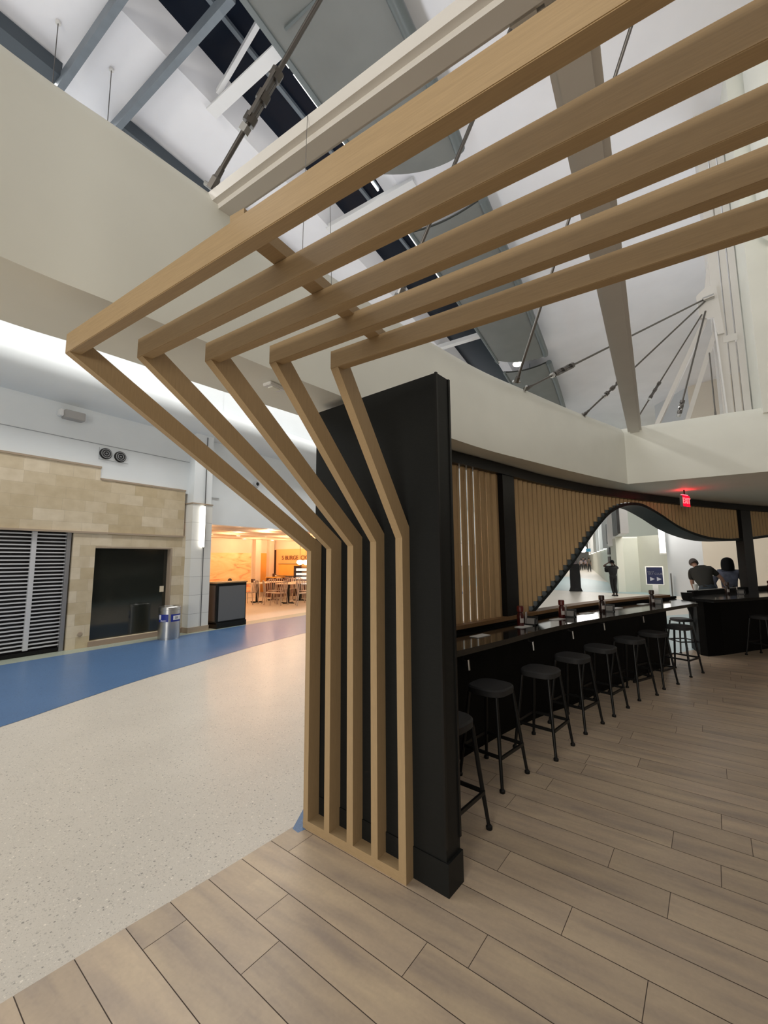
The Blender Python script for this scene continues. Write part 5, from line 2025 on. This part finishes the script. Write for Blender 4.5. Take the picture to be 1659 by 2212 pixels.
# person in long black robe at the wave's edge
pp = at_z(1244, 1277)
J = base_pose()
J.update({'wrl': (-0.12, 0.16, 1.05), 'wrr': (0.12, 0.16, 1.05)})
ang = math.atan2(-pp.y, -pp.x) + pi / 2
t = person('person in a long black robe standing at the low edge of the wave', (pp.x, pp.y, 0), ang, J, SKIND, None, None, None, 'short', 0.93, shoes=SHOE)
b = MB().lathe([(0.345, 0.01), (0.31, 0.06), (0.265, 0.2), (0.26, 0.5), (0.262, 0.8), (0.25, 1.0), (0.255, 1.2), (0.265, 1.32), (0.23, 1.42), (0.12, 1.48), (0.07, 1.50)], n=28, sy=0.75)
b.build('robe', BLKC, t, smooth=True, off=Vector((0, 0, 0)))
b = MB().lathe([(0.16, 1.42), (0.165, 1.48), (0.135, 1.60), (0.12, 1.70), (0.07, 1.765), (0.01, 1.78)], n=20)
b.build('headscarf', mat('grey_scarf', (0.20, 0.17, 0.18), 0.8, var=0.5, scale=18), t, smooth=True, off=Vector((0, 0, 0)))

# man bending behind the second counter and woman in denim jacket
pm = depth_pt(1512, 9.7)
ang = math.atan2(-pm.y, -pm.x) + pi / 2
J = base_pose()
J.update({'pelvis': (0.09, -0.02, 0.90), 'waist': (0.07, 0.04, 1.05), 'chest': (-0.02, 0.18, 1.27), 'neck': (-0.09, 0.30, 1.39), 'head': (-0.13, 0.39, 1.47), 'look': (-0.3, 1, -0.6),
          'shl': (-0.20, 0.24, 1.29), 'shr': (0.17, 0.20, 1.35), 'ell': (-0.19, 0.28, 1.00), 'elr': (0.36, 0.24, 1.14), 'wrl': (-0.14, 0.34, 0.78), 'wrr': (0.45, 0.34, 0.93),
          'hipl': (0.0, -0.02, 0.86), 'hipr': (0.18, -0.02, 0.86), 'knl': (-0.02, 0.05, 0.47), 'knr': (0.18, 0.05, 0.47), 'anl': (-0.02, -0.02, 0.085), 'anr': (0.18, -0.02, 0.085), 'toel': (-0.03, 0.13, 0.035), 'toer': (0.19, 0.13, 0.035)})
person('person in dark olive shirt and jeans bending over behind the second counter', (pm.x, pm.y, 0), ang, J, SKIN, mat('dark_olive_shirt', (0.017, 0.016, 0.012), 0.8), mat('dark_jeans', (0.022, 0.032, 0.042), 0.8), HAIRG, 'short', 1.0, shoes=SHOE)
pw = depth_pt(1570, 9.9)
ang = math.atan2(-pw.y, -pw.x) + pi / 2
J = base_pose()
for k in list(J):
    x_, y_, z_ = J[k]
    J[k] = (x_, y_, z_ * 0.915)
J.update({'ell': (-0.30, 0.03, 1.02), 'elr': (0.30, 0.0, 1.02), 'wrl': (-0.24, 0.2, 0.86), 'wrr': (0.31, 0.06, 0.78), 'head': (-0.0, 0.05, 1.465), 'shl': (-0.17, 0.0, 1.27), 'shr': (0.17, 0, 1.27)})
DEN = mat('denim_jacket', (0.088, 0.10, 0.145), 0.8, var=0.3, scale=14)
person('person in a blue denim jacket with black bobbed hair behind the second counter', (pw.x, pw.y, 0), ang + 0.05, J, SKIN, DEN, mat('white_trousers', (0.6, 0.6, 0.6), 0.8), HAIRB, 'bob', 1.0, sleeve='long', shoes=SHOE)
tb_ = pm.lerp(pw, 0.55)
tag(MB().lathe([(0.02, 0.0), (0.10, 0.01), (0.115, 0.06), (0.05, 0.10), (0.02, 0.13), (0.02, 0.20)], (tb_.x + 0.22, tb_.y - 0.55, 0.80), 18).build('table_lamp', BLACKM), 'small black domed object on the rail between the two people', 'lamp')
tb = MB().lathe([(0.16, 0), (0.16, 0.02), (0.03, 0.03), (0.03, 0.77), (0.24, 0.78), (0.24, 0.80)], (tb_.x + 0.22, tb_.y - 0.55, 0.0), 20)
tag(tb.build('pedestal_table', BLACKM), 'small black pedestal table under the domed object', 'table')
pg = at_y(1486, 1266, 10.2)
t = thing('green_cup', 'pale cup at the end of the second counter by the bending person', 'cup', (pe.x - 0.06, pe.y + 0.1, 1.02))
MB().lathe([(0.03, 0), (0.04, 0.10), (0.042, 0.11), (0.036, 0.11)], (pe.x + 0.10, pe.y + 0.2, 1.021), 16).build('cup', mat('pale_cup', (0.6, 0.62, 0.6), 0.4), t)

# a few walkers far down the corridor
far = [((1256.5, 1232), 'far walker in grey top behind the robed person', (0.25, 0.22, 0.22), 0.90), ((1261, 1230.5), 'far walker in dark clothes in the middle of the group', (0.03, 0.03, 0.035), 1.0), ((1266, 1231), 'far walker in mauve top beside the middle of the group', (0.22, 0.18, 0.2), 0.9), ((1273.5, 1235.5), 'far walker in brown jacket at the right of the group', (0.10, 0.085, 0.07), 0.95), ((1224, 1235), 'far walker at the edge of the wave left of the robed person', (0.03, 0.03, 0.03), 0.9)]
for k, (q, lab, colr, sc_) in enumerate(far):
    pp = at_z(*q)
    J = base_pose()
    J.update({'knl': (-0.1, 0.16, 0.49), 'anl': (-0.1, 0.22, 0.085), 'toel': (-0.1, 0.37, 0.04), 'anr': (0.1, -0.25, 0.1), 'toer': (0.1, -0.1, 0.04), 'knr': (0.1, -0.02, 0.48)})
    ang = math.atan2(-pp.y, -pp.x) + pi / 2
    person(lab, (pp.x, pp.y, 0), ang + (pi if k % 2 else 0) + 0.2, J, SKIN, mat('walker_top_%d' % k, colr, 0.8), BLKC, HAIRB, 'short', sc_, 'far walkers in the corridor', shoes=SHOE)

# head of someone seated behind the host stand
ph = at_x(497, 1252, -10.4)
J = base_pose()
s_ = (ph.z + 0.02) / 1.72
person('person seen only as a dark head above the host stand', (ph.x, ph.y, 0), 1.2, J, SKIN, mat('brown_top', (0.12, 0.07, 0.05), 0.8), BLKC, mat('brown_hair', (0.06, 0.03, 0.015), 0.6), 'short', s_, shoes=SHOE)
